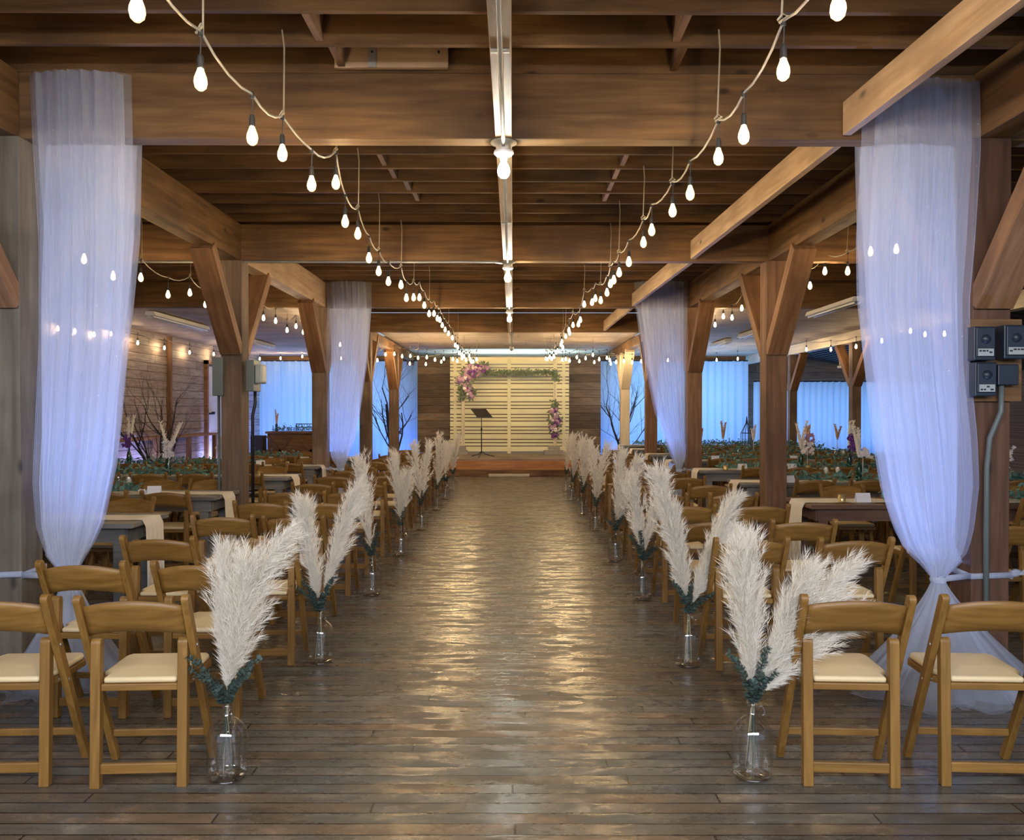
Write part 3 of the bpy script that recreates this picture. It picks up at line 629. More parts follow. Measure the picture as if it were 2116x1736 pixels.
tree('bare_tree', (-6.85, 15.5, 0), [((.25, 0, 1), 1.4, .045, 3), ((-.02, 0, 1), 1.3, .04, 3), ((.5, .1, .8), 1.3, .035, 3)], 'dark bare branches standing before the whitewashed left wall', random.Random(8))

# ------------------------------------------------------------------ string lights
def bulb_meshes():
    s = MB().lathe([(0, .0), (.011, -.004), (.015, -.02), (.016, -.055), (.018, -.062), (0, -.062)], 8).mesh('socket', M['rubber'], True)
    b = MB().lathe([(.012, -.060), (.017, -.074), (.028, -.104), (.030, -.122), (.025, -.143), (.012, -.156), (0, -.159)], 10).mesh('bulb', M['bulb'], True)
    k = MB().lathe([(0, .012), (.012, .010), (.012, -.02), (0, -.02)], 6).mesh('clip', M['rubber'], True)
    return s, b, k
SOCK, BULB, CLIP = bulb_meshes()
def string(label, bulbs, ties, group='festoon light strings'):
    """bulbs: list of world positions of the cable above each bulb; ties: {index: twine top}"""
    r = empty('festoon_string', bulbs[0], label, 'string lights', group); o0 = Vector(bulbs[0]); mb = MB(); pts = []
    for i in range(len(bulbs)):
        a = Vector(bulbs[i])-o0; pts.append(a)
        if i+1 < len(bulbs):
            b = Vector(bulbs[i+1])-o0; sg = .015+.03*((b-a).length > .5)
            for t in (.25, .5, .75): m_ = a.lerp(b, t); m_.z -= sg*4*t*(1-t); pts.append(m_)
    mb.tube(pts, .0065, 5); mb.build('cable', M['cord'], r, True)
    rr = random.Random(len(bulbs))
    for i, p in enumerate(bulbs):
        q = Vector(p)-o0; drop = .10
        s_ = part('socket', SOCK, r, (q.x, q.y, q.z-drop)); c = part('bulb', BULB, s_, (0, 0, 0))
        part('clip', CLIP, s_, (0, 0, drop)); MB().tube([(0, 0, 0), (.004, 0, drop)], .0035, 4).build('lead', M['rubber'], s_)
    for i, zt in ties.items():
        q = Vector(bulbs[i])-o0
        mb = MB().tube([(q.x, q.y+.03, q.z), (q.x+.01, q.y+.01, zt-o0.z-.1), (q.x, q.y, zt-o0.z-.0)], .005, 5)
        mb.tube([(q.x-.02, q.y, q.z-.01), (q.x+.015, q.y-.015, q.z+.012), (q.x, q.y+.01, q.z+.035), (q.x-.02, q.y+.02, q.z+.01)], .006, 5); mb.build('twine', M['twine'], r)
    return r
def cab(px, py, d):  # cable point above a bulb centre at px,py
    p = W(px, py, d); p.z += .215; return p
L1 = [(287, 25, 2.95), (417, 170, 3.56), (523, 285, 4.15), (585, 320, 4.7), (645, 383, 5.1), (695, 380, 5.6), (714, 460, 6.3), (740, 485, 6.8), (763, 535, 7.6), (783, 562, 8.2), (803, 583, 8.8), (829, 590, 9.35), (840, 617, 10.0), (855, 616, 10.6), (867, 616, 11.1), (877, 632, 11.7), (887, 649.5, 12.3), (897, 649, 12.9), (904, 659, 13.4), (909, 662, 14.0), (914, 673, 14.6), (920, 682, 15.2), (927, 690, 15.8), (935, 699, 16.5), (941, 714, 17.2), (946, 718, 17.9), (949, 730, 18.6), (954, 734, 19.3), (959, 737, 19.9), (963, 744, 20.5), (970, 736, 21.0), (974, 748, 21.5)]
R1 = [(1728, 22, 2.95), (1616, 150, 3.56), (1535, 283, 4.15), (1483, 328, 4.7), (1425, 402, 5.4), (1389, 438, 6.0), (1346, 478, 6.7), (1329, 503, 7.3), (1299, 543, 7.9), (1279, 565, 8.5), (1268, 580, 9.1), (1261, 588, 9.5), (1254, 606, 10.1), (1241, 622, 10.7), (1230, 618, 11.1), (1223, 626, 11.6), (1207, 630, 12.2), (1199, 662, 12.8), (1195, 671, 13.4), (1184, 672.6, 14.0), (1175.5, 683, 14.6), (1177, 689, 15.1), (1169, 695.6, 15.8), (1161, 707, 16.5), (1159, 713, 17.1), (1163, 718, 17.6), (1152, 725.6, 18.3), (1149, 729, 18.9), (1144, 737, 19.5), (1140, 742, 20.1), (1136, 738, 20.6), (1131, 743, 21.1)]
for side, Ls in (('left', L1), ('right', R1)):
    pre = cab(*Ls[0]); e = Vector((pre.x*1.0, pre.y-.9, 3.75))
    pts = [e]+[cab(*q) for q in Ls]
    rt = string('warm bulb festoon string running down the %s side of the aisle' % side, pts[1:], {i: 3.83 for i in range(1, len(Ls)) if i in (1, 3, 5, 7, 9, 11, 13, 16, 19, 22, 25, 28)})
    MB().tube([pts[1]-pts[1], (pts[0]+pts[1])/2-pts[1]+Vector((0, 0, -.12)), pts[0]-pts[1]], .0065, 5).build('cable_end', M['cord'], rt, True)
TL = [(780, 745), (797, 733), (815, 732), (831, 737), (848, 736), (864, 740), (882, 739), (899, 744), (917, 742), (936, 743), (955, 741), (972, 743), (985, 743)]
string('festoon string crossing from the left posts to the aisle before the stage', [cab(a, b, 20.9) for a, b in TL], {0: 3.505, 5: 3.505, 12: 3.505})
TL2 = [(847, 752), (880, 753), (912, 748), (945, 746), (978, 748)]
string('lower short festoon run left of the stage', [cab(a, b, 22.3) for a, b in TL2], {0: 3.505, 4: 3.505})
TR = [(1128, 742), (1145, 738), (1162, 744), (1169, 743), (1177, 746), (1192, 739), (1210, 741), (1225, 734), (1238, 743), (1254, 740), (1260, 745), (1273, 749), (1289, 747), (1306, 749), (1325, 747)]
string('festoon string crossing from the aisle to the right posts before the stage', [cab(a, b, 20.9) for a, b in TR], {0: 3.505, 7: 3.505, 14: 3.505})
TR2 = [(1197, 747), (1228, 749), (1262, 752), (1326, 736)]
string('lower short festoon run right of the stage', [cab(a, b, 22.3) for a, b in TR2], {0: 3.505, 3: 3.505})
LB = [(120, 470, 6.6), (150, 505, 7.2), (175, 537, 7.8), (235, 572, 8.5), (292, 575, 9.1), (348, 610, 10.1), (393, 606, 10.7), (425, 630, 11.3), (468, 640, 12), (500, 650, 12.6), (545, 658, 13.2), (570, 664, 13.7), (593.6, 683, 14.6), (612, 675, 15.2), (627, 687, 15.9), (650, 694, 16.6), (668, 700, 17.4), (686, 705, 18.1), (703, 713, 18.9)]
string('festoon string hanging in the left dining bay', [cab(*q) for q in LB], {i: (3.83 if LB[i][2] < 13.5 else 3.43) for i in range(0, 19, 2)})
WLs = [(120, 680, 14.5), (155, 685, 15.1), (195, 692, 15.8), (230, 691, 16.4), (285, 709, 17.3), (340, 719.5, 18.7), (392, 729, 20.2), (442, 732, 21.8), (490, 737, 23.5), (537, 742, 25.0), (580, 741, 25.2), (625, 737, 25.2), (670, 742, 25.2), (705, 741, 25.2)]
string('festoon string along the whitewashed left wall and far curtain', [cab(*q) for q in WLs], {i: 3.43 for i in range(0, 14, 3)})
RB = [(1850, 517, 8.2), (1797, 522, 8.4), (1750, 562, 9.1), (1703, 562, 9.7), (1672.6, 592, 10.4), (1630, 600, 11.0), (1590, 615, 11.7), (1560, 628, 12.3), (1532, 638, 12.9), (1512, 657.5, 13.8), (1494, 655, 14.2), (1477, 672, 15.2), (1461, 674, 15.7), (1447, 680, 16.5)]
string('festoon string hanging in the right dining bay', [cab(*q) for q in RB], {i: (3.83 if RB[i][2] < 13.5 else 3.43) for i in range(0, 14, 2)})
RW = [(1950, 691, 13.6), (1910, 692, 14.2), (1880, 685, 14.8), (1821, 705, 16.0), (1768, 717, 17.4), (1716, 723, 18.7), (1665.6, 723, 20.0), (1615, 728, 20.8), (1570, 733, 21.6), (1524, 742, 22.6), (1480.5, 744.6, 23.4), (1440, 745, 24), (1380, 745, 24), (1330, 747, 24)]
string('festoon string along the far right of the dining bay', [cab(*q) for q in RW], {i: 3.43 for i in range(0, 14, 3)})

# ------------------------------------------------------------------ fluorescent fixtures, conduits
for i, (x, y, L) in enumerate(((-6.35, 15.7, 2.6), (-6.35, 20.9, 1.7), (5.2, 13.4, 2.0), (5.2, 18.0, 1.5), (5.2, 20.6, 1.5))):
    z = 3.36 if y > 14.6 else 3.34
    r = empty('fluorescent_fixture', (x, y, z-.02), 'unlit white fluorescent strip light, %s' % ['over the left dining bay, nearer one', 'over the left dining bay, farther one', 'over the right dining bay, nearest one', 'over the right dining bay, middle one', 'over the right dining bay, farthest one'][i], 'light fixture', 'fluorescent strip lights')
    MB().add([(-.1, -L/2, .0), (.1, -L/2, .0), (.07, -L/2, .07), (-.07, -L/2, .07), (-.1, L/2, .0), (.1, L/2, .0), (.07, L/2, .07), (-.07, L/2, .07)], [(0, 1, 2, 3), (7, 6, 5, 4), (0, 4, 5, 1), (1, 5, 6, 2), (2, 6, 7, 3), (3, 7, 4, 0)]) if 0 else None
    mb = MB(); mb.add([(-.1, -L/2, .0), (.1, -L/2, .0), (.07, -L/2, .07), (-.07, -L/2, .07), (-.1, L/2, .0), (.1, L/2, .0), (.07, L/2, .07), (-.07, L/2, .07)], [(0, 1, 2, 3), (7, 6, 5, 4), (0, 4, 5, 1), (1, 5, 6, 2), (2, 6, 7, 3), (3, 7, 4, 0)]); mb.build('housing', M['white_metal'], r)
    for sx in (-.05, .05): MB().tube([(sx, -L/2+.03, -.02), (sx, L/2-.03, -.02)], .016, 8).build('tube', M['white_metal'], r, True)
tag(MB().tube([(-6.9, 9.50, 3.385), (-.2, 9.53, 3.385), (-.1, 9.56, 3.375)], .014, 8).build('crossbeam_conduit', M['galv'], None, True), 'thin metal conduit under the second crossbeam left of the lamp', 'conduit')
tag(MB().tube([(8.0, 20.3, 2.75), (9.9, 20.2, 2.85)], .03, 6).tube([(8.05, 20.3, 2.75), (8.05, 20.3, 3.62)], .012, 5).tube([(9.8, 20.2, 2.85), (9.8, 20.2, 3.3)], .012, 5).build('annex_pipe', M['white_metal'], None, True), 'white pipe under the dark roof of the lean-to', 'pipe')

# electrical boxes on posts
def ebox(name, loc, dims, mat, label, cat='electrical box', grp='electrical boxes on the posts', detail=0):
    r = empty(name, loc, label, cat, grp); w_, d_, h_ = dims
    MB().box((0, 0, 0), dims).build('case', mat, r, bevel=.006)
    if detail:
        MB().box((0, -d_/2-.006, .03*h_), (w_*.86, .012, h_*.86)).build('cover', mat, r, bevel=.004)
        MB().lathe([(0, .02), (.022, .02), (.03, 0)], 14).build('knob', mat, r, True).matrix_local = Matrix.Translation((0, -d_/2-.012, h_*.12)) @ Matrix.Rotation(PI/2, 4, 'X')
        mb = MB(); yy = -d_/2-.0135; mb.box((0, yy, -h_*.27), (w_*.72, .003, .045)); mb.build('label_plate', M['plate'], r)
        mb = MB(); rg2 = random.Random(int(loc[0]*1000)); xx = -w_*.31
        while xx < w_*.28:
            l_ = rg2.uniform(.006, .02); mb.box((xx+l_/2, yy-.002, -h_*.27+rg2.choice([.009, -.009, 0])), (l_, .002, .010)); xx += l_+.006
        mb.build('printing', M['black'], r)
    return r
yb = 9.42
b1 = W(457, 779, yb+.12); ebox('electrical_panel', b1, (.12, .25, .44), M['grey_box'], 'grey electrical panel on the left side of the second left post')
b2 = W(523, 777, yb+.12); r = ebox('electrical_panel', b2+Vector((.005, 0, 0)), (.09, .26, .36), M['grey_box'], 'grey meter box on the right side of the second left post')
MB().box((.09, -.02, .02), (.09, .18, .22)).build('meter_cover', M['plate'], r, bevel=.02)
mb = MB(); mb.tube([b1+Vector((-.02, -.02, -.22)), (b1.x-.02, b1.y-.02, 0.02)], .018, 6); tag(mb.build('conduit_pipe', M['grey_box'], None, True), 'dark conduit dropping from the panel left of the second left post', 'conduit', 'conduit pipes on posts')
mb = MB(); mb.tube([b2+Vector((.03, -.02, -.18)), b2+Vector((.03, -.02, -.32)), b2+Vector((-.0, -.02, -.46)), (b2.x-.0, b2.y-.02, .02)], .020, 6); tag(mb.build('conduit_pipe', M['black'], None, True), 'black conduit dropping from the meter box right of the second left post', 'conduit', 'conduit pipes on posts')
yp = 5.35+sk(3.05)-wd/2
mbp = MB().box((0, 0, 0), (.34, .03, .52)); o = mbp.build('mounting_board', M['beam'], None, bevel=.003, loc=W(2052, 745, yp-.02)); tag(o, 'dark mounting board behind the switch boxes on the right post', 'board')
for k, (px, py, lab) in enumerate(((2024, 711, 'upper left'), (2086, 708, 'upper right'), (2027, 784, 'lower left'))):
    ebox('switch_box', W(px, py, yp-.09), (.135, .10, .21), M['blue_box'], 'dark blue switch box on the right post, %s of the cluster' % lab, 'switch box', 'switch boxes on the right post', 1)
ebox('junction_box', W(2075, 775, yp-.07), (.13, .08, .13), M['blue_box'], 'square dark junction box above the conduit on the right post', 'junction box', 'switch boxes on the right post')
mb = MB(); mb.tube([W(2068, 795, yp-.07), W(2068, 850, yp-.07), W(2045, 905, yp-.05), (W(2040, 930, yp-.04).x, yp-.035, 1.3), (W(2040, 930, yp-.04).x, yp-.035, .02)], .017, 8)
tag(mb.build('conduit_pipe', M['grey_box'], None, True), 'grey bent conduit running down the right post to the floor', 'conduit', 'conduit pipes on posts')

# ------------------------------------------------------------------ tulle drapes
def interp(P, z):
    if z >= P[0][0]: return P[0][1:]
    for a, b in zip(P, P[1:]):
        if a[0] >= z >= b[0]:
            t = (a[0]-z)/(a[0]-b[0]) if a[0] != b[0] else 0; t2 = t
            return tuple(u+(v-u)*t2 for u, v in zip(a[1:], b[1:]))
    return P[-1][1:]
def sheet(mb, prof, rng, nfold, amp, inset=0, nx=96, nz=44, hem=0):
    """prof: (z, xl, xr, y) from the top down; pleats gather as the width shrinks"""
    z0, z1 = prof[0][0], prof[-1][0]; vs = []; fs = []
    ph = rng.uniform(0, 6); wob = [rng.uniform(-1, 1) for _ in range(6)]
    for j in range(nz+1):
        z = z0+(z1-z0)*j/nz; xl, xr, y = interp(prof, z); w_ = xr-xl; xl2 = xl+inset*w_; xr2 = xr-inset*w_
        for i in range(nx+1):
            s = i/nx; e = math.sin(PI*s)**.6
            sh = s+.012*math.sin(s*23+wob[0]*3+j*.05)+.015*math.sin(s*11+wob[1]*4+j*.09*wob[2])
            x = xl2+(xr2-xl2)*sh; full = min(1, w_/.6)
            yy = y+amp*(.35+.65*full)*(math.sin(nfold*2*PI*s+ph+.5*math.sin(j*.13+wob[3]*3))+.5*math.sin(nfold*3.7*PI*s+ph*2+.1*j*wob[4]))-.12*e*w_
            hz = 0
            if hem and j == nz: hz = .012*math.sin(s*60)
            vs.append((x, yy, z+hz))
    for j in range(nz):
        for i in range(nx): fs.append((j*(nx+1)+i, j*(nx+1)+i+1, (j+1)*(nx+1)+i+1, (j+1)*(nx+1)+i))
    mb.add(vs, fs)
def prof_px(rowsp, d):
    out = []
    for row in rowsp:
        py, a, b = row[:3]; dd = row[3] if len(row) > 3 else d
        out.append((EYE-(py-850)*dd/F, (a-1060)*dd/F, (b-1060)*dd/F, dd))
    return out
def drape(label, front, back, skirt, d, dback, tie_post, seed, sc_=1.0, pool=None, knot=None):
    r = empty('tulle_drape', (0, 0, 0), label, 'drape', 'tulle drapes tied to the posts')
    rng = random.Random(seed)
    pf = prof_px(front, d); pb = prof_px(back, dback)
    ty = pf[-1][3]; pb[-1] = pf[-1]
    if len(pb) > 2: pb[-2] = (pb[-2][0], pb[-2][1], pb[-2][2], (dback+ty)/2)
    zt = pf[-1][0]
    cx_ = (pf[-1][1]+pf[-1][2])/2
    r.location = (cx_, ty, 0)
    def done(mb, name, mat):
        mb.v = [(v[0]-cx_, v[1]-ty, v[2]) for v in mb.v]; mb.build(name, mat, r, True)
    mb = MB(); sheet(mb, pf, rng, 5, .014*sc_); done(mb, 'front_sheet', M['tulle_f'])
    mb = MB(); sheet(mb, pf, rng, 7, .012*sc_, .09); done(mb, 'front_sheet', M['tulle_g'])
    mb = MB(); sheet(mb, pb, rng, 4, .014*sc_); done(mb, 'back_sheet', M['tulle_a'])
    mb = MB(); sheet(mb, pb, rng, 6, .012*sc_, .06); done(mb, 'back_sheet', M['tulle_b'])
    # flared skirt under the tie, pooling on the floor
    def cone(name, mat, r0, rx, ry, dx, dy, n, fold, seed2, pool_h):
        mb = MB(); rg3 = random.Random(seed2); vs = []; fs = []; nz = 22
        a = [rg3.uniform(0, 6) for _ in range(4)]
        for j in range(nz+1):
            t = j/nz; zz = zt*(1-min(1, t*1.18)); f = min(1, t*1.18)
            ex = max(0, t-.85)/.15
            kx = r0+(rx-r0)*(f**1.25)*(1+.16*ex); ky = r0+(ry-r0)*(f**1.25)*(1+.16*ex)
            for i in range(n):
                th = 2*PI*i/n; fo = 1+fold*(.3+.7*f)*math.sin(9*th+a[0]+t)+.5*fold*math.sin(17*th+a[1]+2*t)+.06*math.sin(3*th+a[2])
                z_ = max(.006, zz+pool_h*f*(.5+.5*math.sin(13*th+a[3]))*(ex*1.0+.2))
                vs.append((cx_+dx*f+kx*fo*math.cos(th), ty+dy*f+ky*fo*math.sin(th), z_))
        for j in range(nz):
            for i in range(n): fs.append((j*n+i, j*n+(i+1) % n, (j+1)*n+(i+1) % n, (j+1)*n+i))
        mb.add(vs, fs); done(mb, name, mat)
    sk0, skx, sky, sdx, sdy = skirt
    cone('skirt', M['tulle_t'], sk0, skx, sky, sdx, sdy, 110, .10, seed+1, .03)
    cone('skirt', M['tulle_t'], sk0*.8, skx*.8, sky*.75, sdx, sdy, 90, .14, seed+2, .05)
    # sash round the gather and the post
    px_, py_ = tie_post
    mb = MB(); R_ = wd/2+.012
    mb.lathe([(sk0*1.25, zt-.018), (sk0*1.45, zt), (sk0*1.25, zt+.018)], 18, (cx_, ty, 0))
    for (a0, c0) in (((px_-R_, py_-R_), (px_+R_, py_-R_)), ((px_-R_, py_-R_), (px_-R_, py_+R_)), ((px_+R_, py_-R_), (px_+R_, py_+R_)), ((px_-R_, py_+R_), (px_+R_, py_+R_))):
        mb.bar((*a0, zt-.01), (*c0, zt+.0), .012, .035, (1, 1, 0))
    cl = px_+R_ if cx_ > px_ else px_-R_
    mb.bar((cx_, ty, zt), (cl, py_-R_, zt-.005), .012, .035, (0, 1, 0))
    if knot: mb.blob((px_+R_+.03, py_-R_+.02, zt+.005), .045, (1.3, .8, .8), .4); mb.leaf((px_+R_+.04, py_-R_, zt), (1, 0, .5), (0, -1, 0), .16, .06)
    done(mb, 'sash', M['tulle_c'])
PL0 = (-3.24, YC[1]+sk(-3.24)); PR0 = (3.05, YC[1]+sk(3.05)); PL2 = (-3.24, YC[3]+sk(-3.24)); PR2 = (3.05, YC[3]+sk(3.05))
drape('large sheer tulle drape tied to the grey left post, nearest on the left',
      [(158, 57, 278), (290, 62, 280), (500, 74, 277), (700, 75, 268), (900, 66, 248), (1000, 62, 228), (1090, 70, 205), (1140, 88, 182), (1170, 110, 164), (1192, 128, 154, 5.12)],
      [(150, 72, 286), (290, 92, 295), (500, 85, 290), (640, 80, 277), (800, 76, 258), (960, 72, 245), (1080, 80, 218), (1140, 95, 188), (1170, 112, 165), (1192, 128, 154, 5.12)],
      (.035, .36, .30, .06, -.12), 5.20, 5.47, PL0, 21)
drape('large sheer tulle drape tied to the dark right post, nearest on the right',
      [(176, 1785, 2019), (310, 1780, 2022), (500, 1770, 2012), (620, 1772, 2003), (760, 1788, 2006), (900, 1802, 2022), (1000, 1818, 2027), (1090, 1845, 2016), (1140, 1872, 2003), (1170, 1905, 1975), (1198, 1928, 1952, 5.10)],
      [(170, 1770, 2000), (312, 1762, 1978), (500, 1768, 1990), (700, 1778, 1998), (900, 1806, 2016), (1040, 1832, 2010), (1130, 1868, 1990), (1170, 1905, 1970), (1198, 1928, 1952, 5.10)],
      (.035, .55, .38, -.05, -.18), 5.22, 5.47, PR0, 31, knot=True)
drape('far sheer tulle drape tied to the third left post',
      [(583, 676, 766), (640, 679, 767), (750, 683, 757), (850, 676, 745), (905, 677, 735), (945, 688, 722), (970, 699, 711, 13.6)],
      [(580, 676, 767), (640, 679, 767), (750, 685, 760), (850, 678, 746), (905, 680, 737), (945, 689, 722), (970, 699, 711, 13.6)],
      (.035, .3, .25, 0, -.1), 13.74, 14.03, PL2, 41)
drape('far sheer tulle drape tied to the third right post',
      [(583, 1311, 1421), (640, 1314, 1420), (750, 1331, 1418), (850, 1352, 1422), (905, 1370, 1420), (945, 1386, 1413), (972, 1398, 1409, 13.6)],
      [(580, 1313, 1421), (640, 1318, 1420), (750, 1335, 1418), (850, 1356, 1421), (905, 1373, 1418), (945, 1388, 1412), (972, 1398, 1409, 13.6)],
      (.035, .3, .25, 0, -.1), 13.74, 14.03, PR2, 51)

# ------------------------------------------------------------------ folding chairs
def chair_meshes():
    me = {}
    def leg(p0, p1, w_, t, rnd):
        # flat leg with a rounded top end: outline in the (length, width) plane extruded along x
        p0, p1 = Vector(p0), Vector(p1); d = (p1-p0).normalized(); x = Vector((1, 0, 0)); b = d.cross(x); L = (p1-p0).length
        out = [(0, -w_/2), (0, w_/2)] + [(L-w_/2+w_/2*math.sin(a), w_/2*math.cos(a)) for a in [k*PI/6 for k in range(0, 7)]]
        n = len(out); vs = [p0+d*u+b*v+x*sx*t/2 for sx in (-1, 1) for u, v in out]
        fs = [tuple(range(n)), tuple(range(2*n-1, n-1, -1))]+[(i, i+n, (i+1) % n+n, (i+1) % n) for i in range(n)]
        mb = MB(); mb.add(vs, fs)
        # cut the foot level with the floor
        mb.v = [(v[0], v[1], max(v[2], 0)) for v in mb.v]; return mb
    for s, nm in ((-1, 'l'), (1, 'r')):
        me['long_'+nm] = leg((s*.228, .15, -.005), (s*.228, -.235, .865), .044, .032, 1).mesh('leg', M['chair_z'], bevel=.004)
        me['short_'+nm] = leg((s*.188, -.155, -.005), (s*.188, -.135, .655), .040, .044, 1).mesh('leg', M['chair_z'], bevel=.004)
    # curved backrest plate
    mb = MB(); nx, nz = 14, 4; vs = []
    for side in (0, 1):
        for j in range(nz+1):
            for i in range(nx+1):
                s = i/nx*2-1; arch = .032*(1-s*s)**1.0
                z0 = .672+arch*.9; z1 = .812+arch; z = z0+(z1-z0)*j/nz
                y = .15-.385*(z/.865)-.030*(1-s*s)+(.009 if side else -.009)
                vs.append((s*.213, y, z))
    n1 = (nx+1)*(nz+1); fs = []
    for j in range(nz):
        for i in range(nx):
            a = j*(nx+1)+i; fs.append((a, a+1, a+nx+2, a+nx+1)); fs.append((n1+a+nx+1, n1+a+nx+2, n1+a+1, n1+a))
    for i in range(nx): fs.append((i+1, i, n1+i, n1+i+1)); a = nz*(nx+1)+i; fs.append((a, a+1, n1+a+1, n1+a))
    for j in range(nz): a = j*(nx+1); fs.append((a, a+nx+1, n1+a+nx+1, n1+a)); a += nx; fs.append((a+nx+1, a, n1+a, n1+a+nx+1))
    mb.add(vs, fs); me['back'] = mb.mesh('backrest', M['chair_x'])
    me['back'].polygons.foreach_set('use_smooth', [len(p.vertices) == 4 and i < nx*nz*2 for i, p in enumerate(me['back'].polygons)])
    # seat frame and padded cushion
    O = [(-.165, -.155), (.165, -.155), (.166, -.09), (.203, -.05), (.205, .20), (.185, .235), (-.185, .235), (-.205, .20), (-.203, -.05), (-.166, -.09)]
    def slab(O, z0, z1, k=1.0, y0=0):
        n = len(O); mb = MB(); mb.add([(x, y, z0) for x, y in O]+[(x, y, z1) for x, y in O], [tuple(range(n-1, -1, -1)), tuple(range(n, 2*n))]+[(i, (i+1) % n, (i+1) % n+n, i+n) for i in range(n)]); return mb
    me['frame'] = slab(O, .425, .455).mesh('seat_frame', M['chair_x'], bevel=.004)
    O2 = [(x*.965, y*.965+.003) for x, y in O]
    me['seat'] = slab(O2, .4552, .482).mesh('seat', M['seat'], bevel=.011)
    me['seat'].polygons.foreach_set('use_smooth', [len(p.vertices) < 8 for p in me['seat'].polygons])
    me['bar_s'] = MB().box((0, -.152, .082), (.335, .02, .045)).mesh('stretcher', M['chair_x'], bevel=.004)
    me['bar_l'] = MB().box((0, .085, .150), (.425, .018, .034)).mesh('stretcher', M['chair_x'], bevel=.004)
    mb = MB()
    for s in (-1, 1): mb.tube([(s*.165, -.05, .44), (s*.246, -.05, .44)], .006, 8)
    for s in (-1, 1): mb.tube([(s*.19, -.136, .62), (s*.247, -.128, .62)], .007, 8)
    me['bolts'] = mb.mesh('pivot_bolt', M['galv'])
    return me
CM = chair_meshes()
def chair(loc, rz, label, group):
    r = empty('folding_chair', loc, label, 'chair', group, rz)
    part('leg', CM['long_l'], r); part('leg', CM['long_r'], r); part('leg', CM['short_l'], r); part('leg', CM['short_r'], r)
    part('backrest', CM['back'], r); part('seat_frame', CM['frame'], r); part('seat', CM['seat'], r)
    part('stretcher', CM['bar_s'], r); part('stretcher', CM['bar_l'], r); part('pivot_bolt', CM['bolts'], r)
    return r
rc = random.Random(4)
LR = [3.62, 4.45, 5.34, 6.40, 7.38, 8.35, 9.36, 10.4, 11.4, 12.4, 13.45, 14.45, 15.5, 16.5, 17.5]
for i, d in enumerate(LR):
    for j, x in enumerate((-1.66, -2.27)):
        ad = 3 if i == 0 else rc.uniform(-3, 3)
        chair((x+(0 if i == 0 else rc.uniform(-.025, .025)), d+.155+(0 if i == 0 else rc.uniform(-.03, .03)), 0), math.radians(ad),
              'wooden folding chair with ivory seat, %s place, %s row left of the aisle' % (('aisle', 'outer')[j], ORD[i]), 'ceremony chairs left of the aisle')
chair((-2.87, 3.80, 0), math.radians(4), 'wooden folding chair with ivory seat, third from the aisle in the nearest left row', 'ceremony chairs left of the aisle')
RRw = [3.63, 5.27, 6.14, 7.15, 8.15, 9.15, 10.2, 11.2, 12.2, 13.3, 14.3, 15.4, 16.4, 17.5]
for i, d in enumerate(RRw):
    for j, x in enumerate((1.505, 2.16)):
        xx = (1.505, 2.115)[j] if i == 0 else x+rc.uniform(-.02, .02)
        chair((xx, d+.155, 0), math.radians(-3 if i == 0 else rc.uniform(-3, 3)),
              'wooden folding chair with ivory seat, %s place, %s row right of the aisle' % (('aisle', 'outer')[j], ORD[i]), 'ceremony chairs right of the aisle')
for i, d in enumerate((4.95, 5.95, 6.85)):
    chair((3.52, d+.155, 0), math.radians(2), 'wooden folding chair right of the dark switch box post, %s from the camera' % ORD[i], 'chairs right of the dark post')

# ------------------------------------------------------------------ dining tables
LEAF_G = {}
def garland(x0, x1, y, z, seed, label, h=.10):
    rng = random.Random(seed); mb = MB(); n = int((x1-x0)*210)
    mid = (x0+x1)/2
    pts = []; k = int((x1-x0)/.15)
    for i in range(k+1): pts.append((x0+(x1-x0)*i/k-mid, rng.uniform(-.03, .03), .018+.01*rng.random()))
    mb.tube(pts, .006, 4)
    for _ in range(n):
        x = rng.uniform(x0, x1)-mid; c = Vector((x, rng.gauss(0, .06), .01+abs(rng.gauss(0, h*.45))))
        mb.leaf(c, (rng.uniform(-1, 1), rng.uniform(-1, 1), rng.uniform(-.1, .7)), (rng.uniform(-1, 1), rng.uniform(-1, 1), 1), rng.uniform(.05, .10), rng.uniform(.02, .045))
    o = mb.build('garland', M['leaf2'], None, loc=(mid, y, z)); tag(o, label, 'garland', 'eucalyptus garlands on the dining tables')
def table(x0, x1, y0, y1, mat, label, group, zt=.76):
    cx_, cy_ = (x0+x1)/2, (y0+y1)/2; L, Wd = x1-x0, y1-y0
    r = empty('farm_table', (cx_, cy_, 0), label, 'table', group)
    MB().box((0, 0, zt-.02), (L, Wd, .04)).build('tabletop', mat, r, bevel=.004)
    mb = MB()
    for s in (-1, 1): mb.box((0, s*(Wd/2-.07), zt-.10), (L-.16, .025, .12)); mb.box((s*(L/2-.08), 0, zt-.10), (.025, Wd-.14, .12))
    mb.build('apron', mat, r)
    for sx in (-1, 1):
        for sy in (-1, 1): MB().box((sx*(L/2-.14), sy*(Wd/2-.11), (zt-.04)/2), (.09, .09, zt-.04)).build('leg', mat, r, bevel=.004)
    return r
